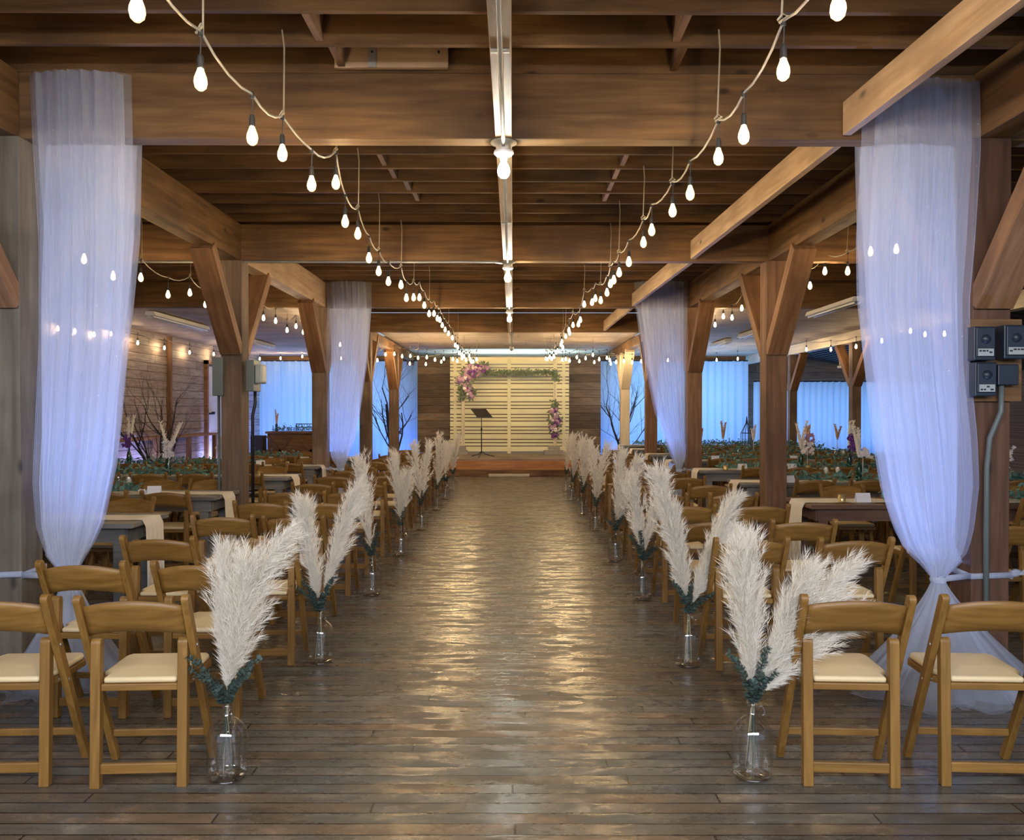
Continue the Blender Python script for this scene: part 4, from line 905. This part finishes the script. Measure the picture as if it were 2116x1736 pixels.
def runner(xa, xb, y, wdt, hang_side, hang, label, zt=.76, col=None):
    """cloth strip along the table, dropping over the aisle end"""
    mb = MB(); nx = 26; n2 = 14; vs = []; pts = []
    sgn = hang_side
    inner, end = (xa, xb) if sgn > 0 else (xb, xa)
    for i in range(nx+1):
        t = i/nx; pts.append((inner+(end-inner)*t, zt+.004+.003*math.sin(t*40), 1))
    for k in range(1, 12):
        t = k/11; pts.append((end+sgn*(.012+.012*math.sin(t*2)), zt-.0-hang*t, 1-.12*t))
    rows_ = []
    for i, (x, z, kw) in enumerate(pts):
        for j in range(n2+1):
            s = j/n2-.5; rip = .014*math.sin(s*26)*max(0, (zt-z)/hang) if z < zt else 0
            vs.append((x+sgn*(rip+.014*(z < zt)), s*wdt*kw, z+(.002*math.sin(s*30+i) if z >= zt else 0)))
    fs = [(i*(n2+1)+j, i*(n2+1)+j+1, (i+1)*(n2+1)+j+1, (i+1)*(n2+1)+j) for i in range(len(pts)-1) for j in range(n2)]
    cx_ = (xa+xb)/2
    mb.add([(v[0]-cx_, v[1], v[2]-zt) for v in vs], fs)
    o = mb.build('table_runner', M['linen'], None, True, loc=(cx_, y, zt)); tag(o, label, 'runner', 'linen table runners')
# small tableware
GLASS = MB().lathe([(.034, 0), (.032, .004), (.005, .008), (.004, .075), (.006, .082), (.03, .11), (.040, .145), (.036, .185), (.030, .205)], 14).mesh('bowl', M['glass'], True)
NAPK = MB().lathe([(0, .088), (.022, .11), (.028, .14), (.02, .17), (0, .175)], 8).mesh('candle', M['wax'], True)
VOT = MB().lathe([(0, 0), (.034, 0), (.034, .01), (.036, .075), (.033, .075), (.031, .012)], 14).mesh('votive', M['gold'], True)
CARD = MB().box((0, -.02, .045), (.14, .003, .095), Euler((-.38, 0, 0)).to_matrix()).box((0, .018, .045), (.14, .003, .095), Euler((.38, 0, 0)).to_matrix()).mesh('card', M['paper'])
BOT = MB().lathe([(0, 0), (.036, 0), (.038, .01), (.038, .17), (.03, .205), (.015, .235), (.0135, .29), (.016, .292), (.016, .30), (0, .30)], 14).mesh('wine_bottle', M['green_glass'], True)
def one(name, me, loc, label, cat, group, rz=0):
    o = bpy.data.objects.new(name, me); COL.objects.link(o); o.location = loc; o.rotation_euler = (0, 0, rz); return tag(o, label, cat, group)
def wineglass(x, y, z, label, candle=False):
    r = one('wine_glass', GLASS, (x, y, z), label, 'glass', 'wine glasses on the dining tables')
    if candle: part('candle', NAPK, r)
def bunny(x, y, z, tips, mat, label, base=.22, seed=0):
    """narrow dried plumes rising from a bottle: one plume each"""
    for k, (dx, dz) in enumerate(tips):
        rng = random.Random(seed*7+k); mb = MB(); P = []
        for i in range(9):
            t = i/8; P.append(Vector((dx*t**1.4, -.01+.02*k, base+(dz-base)*t)))
        mb.tube([(0, 0, .05), P[0], P[3]], .003, 4)
        rs = [.006, .014, .018, .02, .021, .02, .018, .013, .004]
        mb.tube(P[1:], rs[1:], 6)
        for _ in range(130):
            t = rng.uniform(.15, 1); i = min(7, int(t*8)); p = P[i].lerp(P[i+1], t*8-i); a = rng.uniform(0, 6.28)
            mb.leaf(p, (math.cos(a), math.sin(a), 1.2), (0, -1, .2), .05, .008)
        o = mb.build('dried_plume', mat, None, loc=(x, y, z)); tag(o, label+(', %s plume' % ('left', 'right', 'middle')[k % 3] if len(tips) > 1 else ''), 'dried plume', 'dried plumes in the centrepieces')
def bloom(x, y, z, mat, label, n=16, r_=.06, h=.3, spread=.07, tall=1.0):
    rng = random.Random(int(abs(x*100)+h*10)); mb = MB(); 
    for _ in range(int(n*1.6)):
        c = Vector((rng.uniform(-spread, spread), rng.uniform(-spread, spread)*.7, h+rng.uniform(-spread, spread)*tall))
        for q in range(7):
            th = q*2*PI/6; mb.leaf(c, (math.cos(th), -.35 if q < 6 else -1, math.sin(th)), (0, -1, .3), r_*rng.uniform(.3, .6), r_*.3)
        mb.blob(c, r_*.22, (1, 1, 1), .4, rng)
    mb.tube([(0, 0, .0), (0, 0, h)], .004, 4)
    tag(mb.build('flower_bunch', mat, None, loc=(x, y, z)), label, 'flowers', 'flowers in the centrepieces')

ZT = .7605
LT = [(6.57, 7.28), (8.62, 9.40), (11.1, 11.86), (13.3, 14.0), (15.6, 16.3)]
for i, (a, c) in enumerate(LT):
    xr_ = -3.42 if i == 1 else (-3.05 if i != 3 else -3.16)
    if i == 1: xr_ = -3.13
    for k in range(1 if i == 4 else 2):
        x1 = xr_-k*2.42; x0 = x1-2.38
        table(x0, x1, a, c, M['table_grey'], 'grey weathered dining table left of the aisle, %s row, %s one' % (ORD[i], ('aisle side', 'wall side')[k]), 'dining tables in the left bay')
        if k == 0: runner(x0, x1, (a+c)/2, .34, 1, .55, 'cream runner hanging off the aisle end of the %s left dining table' % ORD[i], ZT)
    garland(xr_-(4.7 if i < 4 else 2.3), xr_-(.95 if i < 2 else 1.0), (a+c)/2-.05, ZT+.008, 100+i, 'green garland along the %s row of left dining tables' % ORD[i])
RT = [(7.88, 8.62), (10.15, 10.9), (12.4, 13.1), (14.7, 15.4), (17.0, 17.7), (19.3, 20.0), (21.6, 22.3)]
for i, (a, c) in enumerate(RT):
    xl_ = 2.84 if i else 2.80
    if i == 0: xl_ = 2.86
    for k in range(2):
        x0 = xl_+k*2.32; x1 = x0+2.28
        table(x0, x1, a, c, M['table_brown'] if i == 0 else M['table_grey'], 'dining table right of the aisle, %s row, %s one' % (ORD[i], ('aisle side', 'lean-to side')[k]), 'dining tables in the right bay')
        if k == 0: runner(x0, x1, (a+c)/2, .40, -1, .62 if i == 0 else .45, 'cream runner hanging off the aisle end of the %s right dining table' % ORD[i], ZT)
    garland(xl_+(.82 if i == 0 else .35), xl_+4.55, (a+c)/2-.05, ZT+.008, 200+i, 'green garland along the %s row of right dining tables' % ORD[i])
def onT(px, y): return (px-1060)*y/F
one('votive', VOT, (onT(1740, 8.1), 8.1, ZT+.006), 'gold votive holder on the nearest right table', 'votive', 'gold votives on the dining tables')
one('place_card', CARD, (onT(1783, 8.1), 8.1, ZT+.006), 'white tent card beside the gold votive on the nearest right table', 'card', 'white cards on the dining tables')
one('place_card', CARD, (onT(318, 8.85), 8.85, ZT+.006), 'white tent card on the second left table beside the wine glass', 'card', 'white cards on the dining tables', .15)
bloom(onT(296, 8.82), 8.82, ZT-.28, M['whitef'], 'small white flower beside the card on the second left table', 6, .06, .31, .03)
wineglass(onT(265, 8.95), 8.95, ZT+.006, 'wine glass with a candle on the second left table', True)
wineglass(onT(244, 8.95), 8.95, ZT+.006, 'wine glass behind the tulle edge on the second left table')
cards = [(1630, 10.3, 'second right table left of the green bottle'), (1478, 14.9, 'fourth right table left end'), (1534, 12.6, 'third right table near the brown post'), (1636, 12.6, 'third right table just right of the brown post'), (1640, 14.9, 'fourth right table right of the post'), (1797, 14.9, 'fourth right table near the drape'), (538, 13.45, 'fourth left table beside the post')]
for px, yy, lb in cards: one('place_card', CARD, (onT(px, yy), yy, ZT+.006), 'white tent card on the '+lb, 'card', 'white cards on the dining tables', rc.uniform(-.2, .2))
for px, yy, lb in ((593, 13.4, 'fourth left table near its end'), (535, 11.2, 'third left table beside the post'), (1858, 12.5, 'third right table behind the drape'), (1671, 12.5, 'third right table beside the green bottle'), (1500, 12.5, 'third right table near its left end')):
    one('votive', VOT, (onT(px, yy), yy, ZT+.006), 'gold votive holder on the '+lb, 'votive', 'gold votives on the dining tables')
wg = [(1707, 10.55, 1, 'second right table, left of the pair'), (1731, 10.6, 1, 'second right table, right of the pair'), (582, 13.6, 0, 'fourth left table, aisle end'), (316, 13.7, 1, 'fourth left table left of the white plumes'), (332, 13.75, 0, 'fourth left table beside the white plumes'),
      (1503, 15.0, 0, 'fourth right table, leftmost'), (1525, 15.0, 0, 'fourth right table beside the post'), (1727, 15.0, 1, 'fourth right table under the tan plume'), (1743, 15.1, 1, 'fourth right table right of the tan plume'), (1543, 17.2, 0, 'fifth right table by the birdcage stand'), (1455, 17.2, 0, 'fifth right table at the left'), (2085, 10.6, 0, 'second right table beyond the dark post')]
for px, yy, cnd, lb in wg: wineglass(onT(px, yy), yy, ZT+.006, 'wine glass on the '+lb, bool(cnd))
def centre(px, yy, tips, mat, lb, bottle=True, fl=None, seed=0):
    x = onT(px, yy)
    if bottle: one('wine_bottle', BOT, (x, yy, ZT+.006), 'dark green wine bottle on the '+lb, 'bottle', 'green bottles on the dining tables')
    sc_ = yy/F
    bunny(x, yy, ZT+.006, [((tx-px)*sc_, EYE-(ty-850)*sc_-ZT) for tx, ty in tips], mat, 'dried stem on the '+lb, .26, seed)
    for f in (fl or []): bloom(x+(f[0]-px)*sc_, yy-.03, ZT+.006, M[f[2]], f[3], f[4] if len(f) > 4 else 16, .07, EYE-(f[1]-850)*sc_-ZT, f[5] if len(f) > 5 else .06, f[6] if len(f) > 6 else 1)
centre(347, 11.45, [(331, 874), (374, 877)], M['pampas'], 'third left table, white plumes in a V', True, [(350, 930, 'whitef', 'white flower cluster under the V plumes on the third left table', 26, .07, 1.6)], 1)
centre(266, 13.65, [(266, 866), (277, 860)], M['pampas'], 'fourth left table beside the tulle edge', True, [(264, 910, 'purple', 'purple flowers under the plumes at the tulle edge', 22, .06, 1.8)], 2)
centre(457, 13.65, [(459, 905)], M['pampas'], 'fourth left table against the panel post', False, [(458, 930, 'whitef', 'white flowers beside the second left post', 18, .07, 1.8)], 3)
centre(1655, 12.75, [(1645, 877), (1668, 873)], M['pampas'], 'third right table, white plumes in a V', True, [(1667, 925, 'whitef', 'white flowers under the V plumes right of the brown post', 22, .09, 1)], 4)
centre(1669, 15.05, [(1672, 880), (1667, 884)], M['tan'], 'fourth right table behind the white V', False, [(1671, 908, 'mauve', 'lilac flowers behind the white V plumes', 22, .07, 1.4)], 5)
centre(1775, 10.5, [(1762, 886), (1774, 888)], M['pampas'], 'second right table, plumes left of the drape', True, [(1781, 936, 'whitef', 'white rose at the neck of the green bottle', 14, .06, .8)], 6)
centre(1755, 12.75, [(1755, 873), (1764, 872)], M['pampas'], 'third right table near the drape', True, [(1759, 915, 'purple', 'purple flowers on the third right table by the drape', 26, .06, 2.0)], 7)
centre(1730, 17.3, [(1724, 878), (1738, 884)], M['tan'], 'fifth right table, tan bunch', False, None, 8)
centre(1494, 17.3, [(1490, 872), (1500, 875)], M['tan'], 'fifth right table left of the post', False, None, 9)
centre(1448, 17.3, [(1451, 888)], M['tan'], 'fifth right table against the left post', False, None, 10)
centre(1557, 17.3, [(1560, 880), (1553, 888)], M['whitef'], 'fifth right table beside the brown post', False, None, 11)
centre(2076, 10.55, [(2074, 905)], M['pampas'], 'second right table beyond the switch boxes', False, [(2074, 930, 'whitef', 'white flowers beyond the switch box post', 16, .09, 1.6)], 12)
# wire birdcage stand and far display
r = empty('wire_stand', (onT(1543, 19.6), 19.6, ZT), 'black wire birdcage stand on a far right table', 'wire stand')
mb = MB()
for a in range(6):
    th = a*PI/3; mb.tube([(.14*math.cos(th), .14*math.sin(th), .0), (.14*math.cos(th), .14*math.sin(th), .38), (.02*math.cos(th), .02*math.sin(th), .62), (0, 0, .78)], .008, 4)
for zz in (.01, .38): mb.tube([(.14*math.cos(k*PI/6), .14*math.sin(k*PI/6), zz) for k in range(13)], .008, 4)
mb.build('wire_cage', M['black'], r)
# chairs at the dining tables
n = 0
def tchairs(xs, y, face, row, side):
    for k, x in enumerate(xs):
        chair((x+rc.uniform(-.03, .03), y+rc.uniform(-.03, .03), 0), (0 if face == 'away' else PI)+math.radians(rc.uniform(-3, 3)),
              'folding chair at the %s %s dining table, %s side, %s from the aisle' % (row, side, 'near' if face == 'away' else 'far', ORD[k]), 'folding chairs at the %s dining tables' % side)
for i, (a, c) in enumerate(LT):
    x1 = -3.45 if i != 1 else -3.42
    xs = [x1-.62*k-.1 for k in range(5 if i < 4 else 3)]
    if i > 0: tchairs(xs, a-.12, 'away', ORD[i], 'left')
    if i in (1, 2, 3): pass
    tchairs([x-.05 for x in xs[:4]], c+.16, 'toward', ORD[i], 'left')
for i, (a, c) in enumerate(RT[:6]):
    xs = [3.62+.62*k for k in range(6)]
    tchairs(xs if i else xs[1:], a-.12, 'away', ORD[i], 'right')
    tchairs(xs[:5], c+.16, 'toward', ORD[i], 'right')

# head table at the far left with chair and greenery
hy = 23.6; hx0, hx1 = onT(552, hy), onT(668, hy)
r = empty('head_table', ((hx0+hx1)/2, hy+.4, 0), 'brown wood fronted head table before the blue far left curtain', 'table')
MB().box((0, 0, 1.05), (hx1-hx0+.1, .9, .06)).build('tabletop', M['table_brown'], r, bevel=.005)
MB().box((0, -.36, .52), (hx1-hx0, .04, 1.0)).build('front_panel', M['beam'], r)
mb = MB(); hw = (hx1-hx0)/2
for a_, b_ in (((-hw, .1), (-.1, .95)), ((-hw, .95), (-.1, .1)), ((.1, .1), (hw, .95)), ((.1, .95), (hw, .1))): mb.bar((a_[0], -.40, a_[1]), (b_[0], -.40, b_[1]), .03, .08, (0, 1, 0))
mb.build('trellis', M['brace'], r)
for s in (-1, 1): MB().box((s*(hw-.08), .3, .51), (.1, .1, 1.02)).build('leg', M['table_brown'], r)
garland(hx0+.1, hx0+1.25, hy+.2, 1.085, 77, 'dark garland on top of the brown head table', .16)
x = onT(565, hy); bunny(x, hy+.3, 1.08, [((563-565)*hy/F, .62), ((568-565)*hy/F, .5)], M['tan'], 'tan dried stem on the head table', .15, 20)
one('wine_bottle', BOT, (x, hy+.3, 1.081), 'dark bottle holding tan stems on the head table', 'bottle', 'green bottles on the dining tables')
r = empty('wire_chair', (onT(628, 24.6), 24.6, 0), 'dark spindle backed chair behind the head table', 'chair')
mb = MB()
for s in (-.24, .24): mb.tube([(s, 0, 0), (s, .05, 1.3)], .014, 6); mb.tube([(s, -.42, 0), (s, -.42, .72)], .014, 6)
mb.build('frame', M['black'], r); mb = MB()
for zz in (1.28, 1.18): mb.tube([(-.24, .05, zz), (.24, .05, zz)], .014, 6)
for k in range(5): mb.tube([(-.16+.08*k, .05, 1.18), (-.16+.08*k, .05, 1.28)], .008, 4)
mb.build('backrest', M['black'], r); MB().box((0, -.2, .72), (.5, .46, .03)).build('seat', M['black'], r)
tag(MB().box((onT(534, 22.5), 22.5, .5), (.32, .4, 1.0)).build('speaker_cabinet', M['black'], bevel=.01), 'tall black cabinet left of the head table', 'cabinet')

# ------------------------------------------------------------------ aisle bottles with pampas and eucalyptus
JUG = MB().lathe([(.0, .006), (.055, .004), (.078, .010), (.088, .028), (.091, .06), (.091, .185), (.087, .215), (.072, .245), (.045, .270), (.026, .288), (.021, .305), (.021, .325), (.027, .329), (.027, .338), (.021, .342)], 28).mesh('body', M['glass'], True)
RING = MB().tube([(.021+.0, 0, .318), (.045, 0, .322), (.058, 0, .305), (.056, 0, .283), (.040, 0, .272)], .006, 8).mesh('finger_ring', M['glass'], True)
WATER = MB().lathe([(0, .008), (.078, .012), (.086, .03), (.086, .032), (0, .032)], 20).mesh('water', M['glass_base'], True)
BASE = MB().lathe([(0, .0), (.06, .0), (.084, .012), (.08, .016), (.045, .020), (0, .026)], 24).mesh('base', M['glass_base'], True)
def jug(x, y, label):
    r = empty('glass_jug', (x, y, 0), label, 'glass bottle', 'clear glass jugs lining the aisle')
    part('body', JUG, r); part('base', BASE, r); part('finger_ring', RING, r, rot=(0, 0, rc.uniform(-.9, .4)))
def plume(o, tip, curl, width, nb, hl, label, seed, start=.14, wmul=1.0):
    """feathery pampas plume: stem from the jug bottom, branches sweeping up and out"""
    rng = random.Random(seed); o = Vector(o); neck = Vector((0, 0, .34)); tip = Vector(tip)
    r = empty('pampas_plume', o, label, 'pampas grass', 'pampas plumes in the aisle jugs')
    mid = neck+(tip-neck)*.55+Vector((-tip.x*.18*curl, 0, .06*curl))
    def P(t):
        return neck*(1-t)**2+mid*2*t*(1-t)+tip*t*t
    st = [Vector((rng.uniform(-.03, .03), rng.uniform(-.03, .03), .03)), neck+Vector((rng.uniform(-.008, .008), rng.uniform(-.008, .008), -.03))]+[P(k/8) for k in range(1, 8)]
    MB().tube(st, .0028*wmul**.5, 5).build('stem', M['stem'], r, True)
    mb = MB(); up = Vector((0, 0, 1)); drift = Vector((rng.uniform(-.2, .2), rng.uniform(-.15, .15), 0))
    for b in range(nb):
        t = start+(1-start)*(b+rng.random())/nb; u = (t-start)/(1-start)
        p = P(min(t, .995)); tg = (P(min(1, t+.02))-P(max(0, t-.02))).normalized()
        a = rng.uniform(0, 2*PI); s1 = tg.orthogonal().normalized(); s2_ = tg.cross(s1); rad = s1*math.cos(a)+s2_*math.sin(a)
        env = (min(1, u/.22)**.7)*(1-.55*max(0, (u-.55)/.45))
        L = width*rng.uniform(.75, 1.2)*(.45+.9*env)
        sp_ = rng.uniform(.10, .42)
        # branchlet axis bends outward then droops with the curl
        q = p.copy(); d = (tg+rad*sp_*.8).normalized(); pts = [q.copy()]; ns = 4
        for k in range(ns):
            d = (d+rad*.10*sp_+drift*.06+Vector((math.copysign(.05*curl, tip.x or 1), 0, -.035*curl*k))).normalized(); q = q+d*L/ns; pts.append(q.copy())
        for h in range(hl):
            tt = rng.uniform(0.02, 1); k = min(ns-1, int(tt*ns)); c = pts[k].lerp(pts[k+1], tt*ns-k)
            dd = (pts[k+1]-pts[k]).normalized(); aa = rng.uniform(0, 2*PI)
            e1 = dd.orthogonal().normalized(); e2 = dd.cross(e1); out = e1*math.cos(aa)+e2*math.sin(aa)
            hlen = rng.uniform(.03, .065)*(1 if env > .3 else .7); d1 = (dd+out*rng.uniform(.25, .75)).normalized(); d2 = (d1+Vector((0, 0, -.18))+dd*.25).normalized()
            w_ = .00085*wmul*rng.uniform(.7, 1.3); sd = d1.cross(Vector((rng.uniform(-1, 1), rng.uniform(-1, 1), rng.uniform(-.3, .3)))).normalized()*w_
            m1 = c+d1*hlen*.5; m2 = m1+d2*hlen*.5
            mb.add([c-sd, c+sd, m1+sd*.8, m1-sd*.8, m2], [(0, 1, 2, 3), (3, 2, 4)])
    mb.build('plume', M['pampas'], r)
def euc(o, tip, label, seed, wmul=1.0, n=15):
    rng = random.Random(seed); o = Vector(o); neck = Vector((0, 0, .335)); tip = Vector(tip)
    r = empty('eucalyptus_sprig', o, label, 'eucalyptus', 'eucalyptus sprigs in the aisle jugs')
    mid = neck+(tip-neck)*.5+Vector((-tip.x*.25, 0, .02))
    P = lambda t: neck*(1-t)**2+mid*2*t*(1-t)+tip*t*t
    MB().tube([(rng.uniform(-.03, .03), rng.uniform(-.02, .02), .05), (0, 0, .30)]+[P(k/8) for k in range(9)], .0022*wmul, 5).build('stem', M['leaf'], r, True)
    mb = MB()
    for k in range(n):
        t = .08+.92*k/(n-1); p = P(t); tg = (P(min(1, t+.03))-P(max(0, t-.03))).normalized()
        a = k*PI/2+rng.uniform(-.4, .4); e1 = tg.orthogonal().normalized(); e2 = tg.cross(e1); out = e1*math.cos(a)+e2*math.sin(a)
        R_ = .0185*(1.0-.45*t)*rng.uniform(.85, 1.15)*(1+.15*(wmul-1))
        for s in (-1, 1, .1):
            oo = (out*s+tg*.5).normalized() if s != .1 else (tg.cross(out)+tg*.45).normalized(); c = p+oo*R_*.95
            nrm = (tg*.8-oo*.4+Vector((rng.uniform(-.4, .4), rng.uniform(-.4, .4), 0))).normalized(); f1 = nrm.orthogonal().normalized(); f2 = nrm.cross(f1)
            mb.add([c+(f1*math.cos(q*PI/4)+f2*math.sin(q*PI/4))*R_+nrm*(.12*R_*(q % 2)) for q in range(8)]+[c-nrm*R_*.25], [(q, (q+1) % 8, 8) for q in range(8)])
    mb.build('leaves', M['leaf'], r)
# (px, py of base, depth; plume tips in pixels; eucalyptus tips in pixels)
JL = [(467, 3.70, [(566, 1138, 1.2), (458, 1185, .15), (508, 1190, .2)], [(405, 1345), (392, 1375), (545, 1350), (520, 1385)]),
      (661, 5.42, [(633, 1062, .2), (724, 1036, .5)], [(608, 1208), (628, 1200), (695, 1190), (672, 1225)]),
      (768, 7.42, [(752, 985, .3)], [(740, 1105), (782, 1100)]),
      (828, 9.43, [(817, 958, .3), (838, 1000, .2)], [(807, 1050), (838, 1050)]),
      (871, 11.5, [(858, 935, .2), (884, 932, .4)], [(852, 1010), (884, 1012), (873, 1015)]),
      (903, 13.8, [(906, 915, .2), (918, 930, .4)], [(893, 985), (925, 975)]),
      (920, 15.5, [(925, 935, .2)], [(915, 985), (930, 985)]),
      (936, 17.3, [(946, 910, .4), (932, 935, .1)], [(925, 965), (942, 968)])]
JR = [(1556, 3.72, [(1520, 1168, .2), (1556, 1160, .2), (1722, 1195, .4), (1742, 1290, .45), (1650, 1205, .3)], [(1503, 1345), (1580, 1335), (1600, 1385), (1550, 1400)]),
      (1423, 5.36, [(1362, 1000, .4), (1508, 1055, .4), (1390, 1080, .1), (1500, 1120, .6)], [(1387, 1200), (1425, 1210), (1468, 1222)]),
      (1328, 7.26, [(1310, 1015, .2), (1365, 1008, .5)], [(1300, 1105), (1322, 1098), (1352, 1130)]),
      (1273, 9.1, [(1280, 955, .2), (1312, 970, .5)], [(1248, 1070), (1265, 1055), (1286, 1065)]),
      (1231, 11.4, [(1228, 940, .2), (1250, 935, .4)], [(1223, 1020), (1250, 1015)]),
      (1203, 13.2, [(1203, 918, .2), (1218, 925, .3)], [(1200, 985), (1212, 1000)]),
      (1182, 15.3, [(1185, 912, .2), (1196, 930, .3)], [(1180, 970), (1192, 980)]),
      (1170, 17.1, [(1175, 915, .2)], [(1166, 965), (1176, 968)])]
for side, JJ in (('left', JL), ('right', JR)):
    for i, (px, d, plumes, eus) in enumerate(JJ):
        x = (px-1060)*d/F; sc_ = d/F; near_ = i < 2
        jug(x, d, 'clear glass jug of pampas, %s from the camera on the %s side of the aisle' % (ORD[i], side))
        for k, (tx, ty, curl) in enumerate(plumes):
            tip = ((tx-px)*sc_, rc.uniform(-.04, .04)+(.03 if k % 2 else -.03), EYE-(ty-850)*sc_)
            wm = 1.0 if i == 0 else 1.35 if i == 1 else 2.0 if i < 4 else 3.2
            big = 1.25 if len(plumes) == 1 else 1.0
            plume((x, d, 0), tip, curl, .17*big*(1 if i < 2 else 1.2), 150 if i < 2 else 110 if i < 4 else 70, 62 if i < 2 else 44 if i < 4 else 32,
                  'cream pampas plume, %s in the %s %s jug from the camera' % (['leftmost', 'next', 'third', 'fourth', 'fifth'][sorted(range(len(plumes)), key=lambda q: plumes[q][0]).index(k)] if len(plumes) > 1 else 'only one', ORD[i], side), i*31+k*7+(500 if side == 'right' else 0), .10, wm)
        for k, (tx, ty) in enumerate(eus):
            euc((x, d-.015, 0), ((tx-px)*sc_, -.05+rc.uniform(-.03, .03), EYE-(ty-850)*sc_), 'dark green eucalyptus sprig, %s from the left in the %s %s jug' % (ORD[sorted(range(len(eus)), key=lambda q: eus[q][0]).index(k)], ORD[i], side), 900+i*10+k, 1 if i < 2 else 1.6, 15 if i < 3 else 9)
